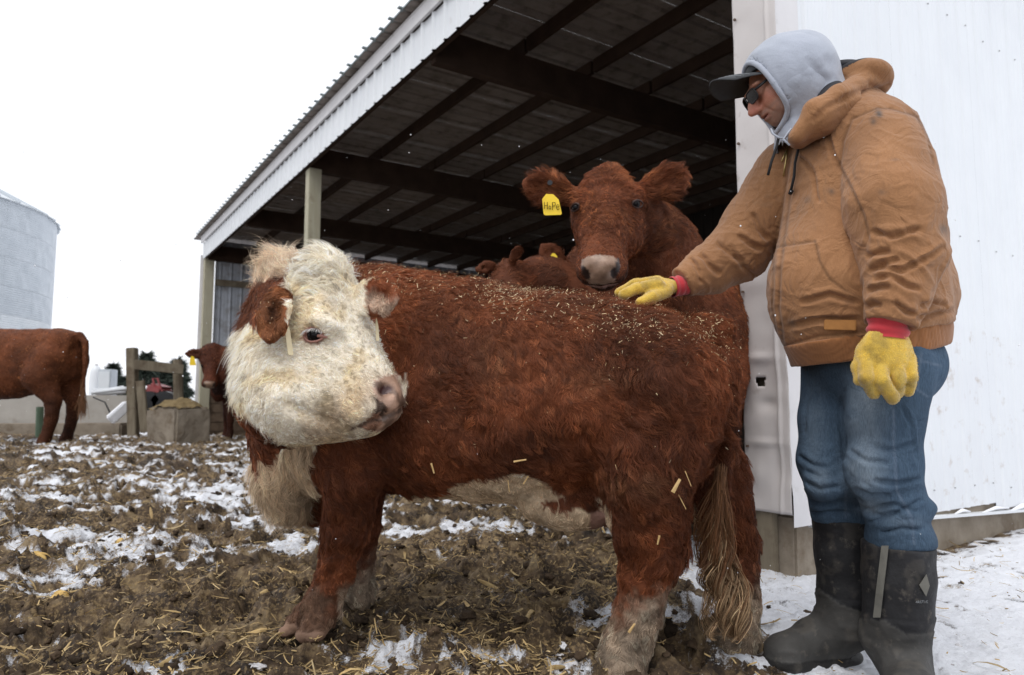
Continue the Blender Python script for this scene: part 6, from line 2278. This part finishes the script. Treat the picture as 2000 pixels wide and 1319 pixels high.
    prt = [([at(1733, 652, yn), at(1732, 688, yn - .004), at(1732, 702, yn - .004)], [.029, .033, .032], .01, (0, 1, 0), [1.65, 2.0, 2.05]),
           ([at(1691, 700, yn - .004), at(1693, 738, yn - .026), at(1706, 768, yn - .004)], [.0195, .0185, .0165], .005, None, None),
           ([at(1717, 700, yn - .008), at(1722, 744, yn - .036), at(1744, 778, yn - .018)], [.0195, .0190, .0170], .004, None, None),
           ([at(1747, 700, yn - .008), at(1756, 738, yn - .034), at(1752, 768, yn - .002)], [.0195, .0185, .0165], .004, None, None),
           ([at(1773, 700, yn - .004), at(1778, 736, yn - .024), at(1774, 764, yn + .002)], [.0190, .0180, .0160], .005, None, None),
           ([at(1688, 684, yn + .012), at(1677, 718, yn + .012), at(1679, 742, yn + .002)], [.022, .0165, .0145], .008, None, None)]
    glove(prt, "glove", seed=3)
    prt = [([at(1322, 560, 2.315), at(1296, 561, 2.30), at(1275, 558, 2.30)], [.030, .034, .030], .012, (0, 1, 0), [.8, .72, .62]),
           ([at(1285, 557, 2.26), at(1246, 563, 2.25), at(1217, 576, 2.24)], [.021, .0185, .0155], .010, None, None),
           ([at(1284, 552, 2.30), at(1240, 556, 2.295), at(1209, 571, 2.285)], [.021, .0185, .015], .010, None, None),
           ([at(1284, 551, 2.335), at(1244, 556, 2.335), at(1216, 569, 2.33)], [.020, .018, .015], .010, None, None),
           ([at(1286, 554, 2.365), at(1252, 560, 2.37), at(1230, 572, 2.365)], [.018, .016, .014], .010, None, None),
           ([at(1300, 568, 2.275), at(1272, 581, 2.235), at(1251, 591, 2.215)], [.024, .0205, .0165], .010, None, None)]
    glove(prt, "glove", seed=5)
    # red knit cuffs with rolls
    def cuff(a, b, r, side, ratio, n=4):
        a, b = np.asarray(a), np.asarray(b)
        d = unit(b - a)
        s1 = unit(np.asarray(side) - d * np.dot(side, d))
        s2 = np.cross(d, s1)
        V_, F_ = [], []
        m_, kk = 72, 17
        for i in range(kk):
            t = i / (kk - 1)
            for j in range(m_):
                an = 2 * math.pi * j / m_
                rr = r * (1 + .055 * math.sin(t * math.pi * 2 * n) + .015 * math.cos(an * 36))
                V_.append(a + (b - a) * t + rr * (math.cos(an) * s1 + ratio * math.sin(an) * s2))
        for i in range(kk - 1):
            for j in range(m_):
                F_.append((i * m_ + j, i * m_ + (j + 1) % m_, (i + 1) * m_ + (j + 1) % m_, (i + 1) * m_ + j))
        MB().add(V_, F_).build("knit_cuff", M_KNIT_RED, root, smooth=True)
    cuff(at(1736, 622, yn), at(1733, 662, yn), .052, (1, 0, 0), .74, 2)
    cuff(at(1340, 556, 2.325), at(1312, 561, 2.31), .034, (0, 1, 0), .95, 2.5)

def f_quads(me):
    a = np.zeros(len(me.loops), np.int32)
    me.loops.foreach_get("vertex_index", a)
    return a.reshape(-1, 4)
person()
# ------------------------------------------------------------------ loose stuff on the ground and in the air
def clods():
    rs = np.random.default_rng(21)
    shapes = []
    for sub, m_ in ((2, 30), (3, 30)):
        ico = bmesh.new()
        bmesh.ops.create_icosphere(ico, subdivisions=sub, radius=1)
        bv = np.array([v.co[:] for v in ico.verts])
        bf = np.array([[v.index for v in f.verts] for f in ico.faces])
        ico.free()
        var = [bv * (1 + .50 * noise(bv, 1.5, i)[:, None] + .38 * noise(bv, 3.3, i + 3)[:, None] + .20 * noise(bv, 7.0, i + 5)[:, None]) for i in range(m_)]
        shapes.append((var, bf))
    n = 5200
    y = 1.9 + 7.0 * rs.random(n) ** 1.9
    x = (rs.random(n) * 2 - 1) * .85 * y
    keep = (x < .72 + .25 * rs.random(n)) | (rs.random(n) < .10)
    rx, ry = x - CC[0], y - CC[1]
    s = rx * D2[0] + ry * D2[1]
    keep &= ~((s > .2) & (y > 3.2))
    x, y = x[keep], y[keep]
    n = len(x)
    z = ground_z(x, y)
    r = .004 + .021 * rs.random(n) ** 2.6
    r = np.where(x > .75, r * .6, r)
    Vs_, Fs_, Cs_, sn_, off = [], [], [], [], 0
    sw = snow_weight(x, y)
    for i in range(n):
        var, bf = shapes[1 if r[i] > .012 else 0]
        bv = q = var[rs.integers(30)]
        sc = np.array([1, 1, .75]) * r[i] * (1 + .25 * rs.normal(size=3)).clip(.6, 1.5)
        an = rs.random() * 6.28
        ca, sa = math.cos(an), math.sin(an)
        q = q * sc
        q = np.stack([q[:, 0] * ca - q[:, 1] * sa, q[:, 0] * sa + q[:, 1] * ca, q[:, 2]], 1)
        Vs_.append(q + np.array([x[i], y[i], z[i] - r[i] * .10]))
        Fs_.append(bf + off)
        off += len(bv)
        Cs_.append(np.repeat(np.array([[.060, .041, .026]]) * math.exp(.32 * rs.normal()), len(bv), 0))
        sn_.append(np.full(len(bv), rs.random() < np.clip((sw[i] - .28) * 1.2, 0, .45)))
    V, F, c = np.concatenate(Vs_), np.concatenate(Fs_), np.concatenate(Cs_)
    N = vnormals(V, F)
    sn = np.concatenate(sn_) & (N[:, 2] > .45 + .35 * noise(V, 60, 4))
    c = np.where(sn[:, None], np.array([.76, .78, .83]), c)
    o = link("mud_clods", np_mesh("mud_clods", V, F, True, np.clip(c, .01, .9)), None, mk("clod_mud", attr="col", col2=(.55, .5, .45), scale=40, rough=.9, bump=1.0, bscale=140, bdist=.004, spec=.25))
    tag(o, "loose dark mud clods scattered over the trampled yard", "mud", kind="stuff")
clods()

def straw():
    rs = np.random.default_rng(33)
    n = 40000
    y = 1.9 + 9.0 * rs.random(n) ** 1.8
    x = (rs.random(n) * 2 - 1) * .85 * y
    p = np.stack([x, y, 0 * x], -1)
    dens = (.25 + .75 * sstep(-.35, .5, fbm(p, 1.8, 3, 71))) * (1 - .86 * sstep(.6, 1.0, x))
    rx, ry = x - CC[0], y - CC[1]
    s = rx * D2[0] + ry * D2[1]
    dens = dens * (1 - (s > 2) * (y > 3.2))
    keep = rs.random(n) < dens
    x, y = x[keep], y[keep]
    n = len(x)
    z = ground_z(x, y)
    V, F, C = [], [], []
    for i in range(n):
        big = rs.random() < .022
        L_ = (.006 + .026 * rs.random() ** 2) if not big else .025 + .035 * rs.random()
        w_ = (.0009 + .0016 * rs.random()) if not big else .003 + .006 * rs.random()
        an = rs.random() * 6.28
        tilt = rs.normal() * .30
        d = np.array([math.cos(an) * math.cos(tilt), math.sin(an) * math.cos(tilt), math.sin(tilt)])
        sd = unit(np.cross(d, (0, 0, 1))) 
        roll = rs.normal() * .7
        up_ = np.cross(sd, d)
        sd = sd * math.cos(roll) + up_ * math.sin(roll)
        up_ = np.cross(sd, d)
        o = np.array([x[i], y[i], z[i] + .006 + abs(d[2]) * L_ * .7 + rs.random() * .008])
        bend = rs.normal() * L_ * (.35 if big else .18)
        k = len(V)
        m = 5
        tw = rs.normal() * .6 if big else 0
        for j in range(m):
            t = j / (m - 1) * 2 - 1
            ww = w_ * (1 - .55 * t * t * (1 if big else .3))
            sj = sd * math.cos(tw * t) + up_ * math.sin(tw * t)
            q = o + d * L_ * t + up_ * bend * (t * t - .4)
            V += [q - sj * ww, q + up_ * ww * .45, q + sj * ww]
        for j in range(m - 1):
            F += [(k + 3 * j, k + 3 * j + 1, k + 3 * j + 4, k + 3 * j + 3), (k + 3 * j + 1, k + 3 * j + 2, k + 3 * j + 5, k + 3 * j + 4)]
        c = np.array([.52, .385, .19]) * (.40 + .80 * rs.random()) + rs.random() ** 3 * np.array([.10, .11, .10])
        C += [c] * (3 * m)
    me = np_mesh("loose_straw", np.array(V), np.array(F), True, np.clip(np.array(C), .02, .85))
    tag(link("loose_straw", me, None, M_STRAW), "yellow straw and corn husk scraps strewn over the mud", "straw", kind="stuff")
straw()

def husks():
    rs = np.random.default_rng(8)
    spots = [(66, 1128, "pale yellow corn husk lying on snow at the left edge"), (238, 1082, "bright yellow husk standing up in the mud left of the cow"), (598, 1132, "crumpled yellow husk just behind the near front hoof"), (115, 1192, "small yellow husk scrap in the dark mud")]
    for sx, sy, lab in spots:
        a = at(sx, sy, 1.0) - np.array([0, 0, CAM_H])
        t = -(CAM_H - .05) / a[2]
        c = np.array([0, 0, CAM_H]) + a * t
        c[2] = gz(c[0], c[1]) + .016
        V, F = [], []
        for k_ in range(4 if sx < 700 else 3):
            an = rs.random() * 6.28
            d = np.array([math.cos(an), math.sin(an), .35 + .35 * rs.random()])
            d = unit(d)
            sd = unit(np.cross(d, (0, 0, 1)))
            up_ = np.cross(sd, d)
            L_ = (.045 + .035 * rs.random()) * (1.25 if sx == 66 else .8)
            w_ = .012 + .010 * rs.random()
            o_ = len(V)
            for j in range(8):
                tt = j / 7
                ww = w_ * math.sin(math.pi * (.12 + .83 * tt))
                q = c + d * L_ * tt - np.array([0, 0, 1]) * L_ * .8 * tt * tt + rs.normal(size=3) * .001
                V += [q - sd * ww, q - sd * ww * .4 + up_ * ww * .5, q + sd * ww * .4 + up_ * ww * .5, q + sd * ww]
            for j in range(7):
                for e in range(3):
                    F.append((o_ + 4 * j + e, o_ + 4 * j + e + 1, o_ + 4 * j + 5 + e, o_ + 4 * j + 4 + e))
        me = np_mesh("corn_husk", np.array(V), np.array(F), True, np.array([[.66, .46, .17]]) * np.ones((len(V), 1)) * (.75 + .4 * rs.random((len(V), 1))))
        o = link("corn_husk", me, None, M_STRAW)
        o.modifiers.new("t", 'SOLIDIFY').thickness = .0012
        tag(o, lab, "husk", "corn husks on the mud")
husks()

def snowflakes():
    rs = np.random.default_rng(44)
    n = 420
    y = 1.3 + 6 * rs.random(n)
    x = (rs.random(n) * 2 - 1) * .75 * y
    z = CAM_H + (rs.random(n) * 1.05 - .42) * y * .62
    keep = z > .12
    ico = bmesh.new()
    bmesh.ops.create_icosphere(ico, subdivisions=1, radius=1)
    bv = np.array([v.co[:] for v in ico.verts])
    bf = np.array([[v.index for v in f.verts] for f in ico.faces])
    ico.free()
    P = np.stack([x, y, z], 1)[keep]
    r = .0007 + .0013 * rs.random(len(P)) ** 2
    V = (P[:, None] + bv[None] * r[:, None, None] * np.array([1, 1, 1.35])).reshape(-1, 3)
    F = (bf[None] + (np.arange(len(P)) * len(bv))[:, None, None]).reshape(-1, 3)
    tag(link("snowflakes", np_mesh("snowflakes", V, F), None, M_SNOW), "light snowflakes drifting through the air", "snow", kind="stuff")
snowflakes()
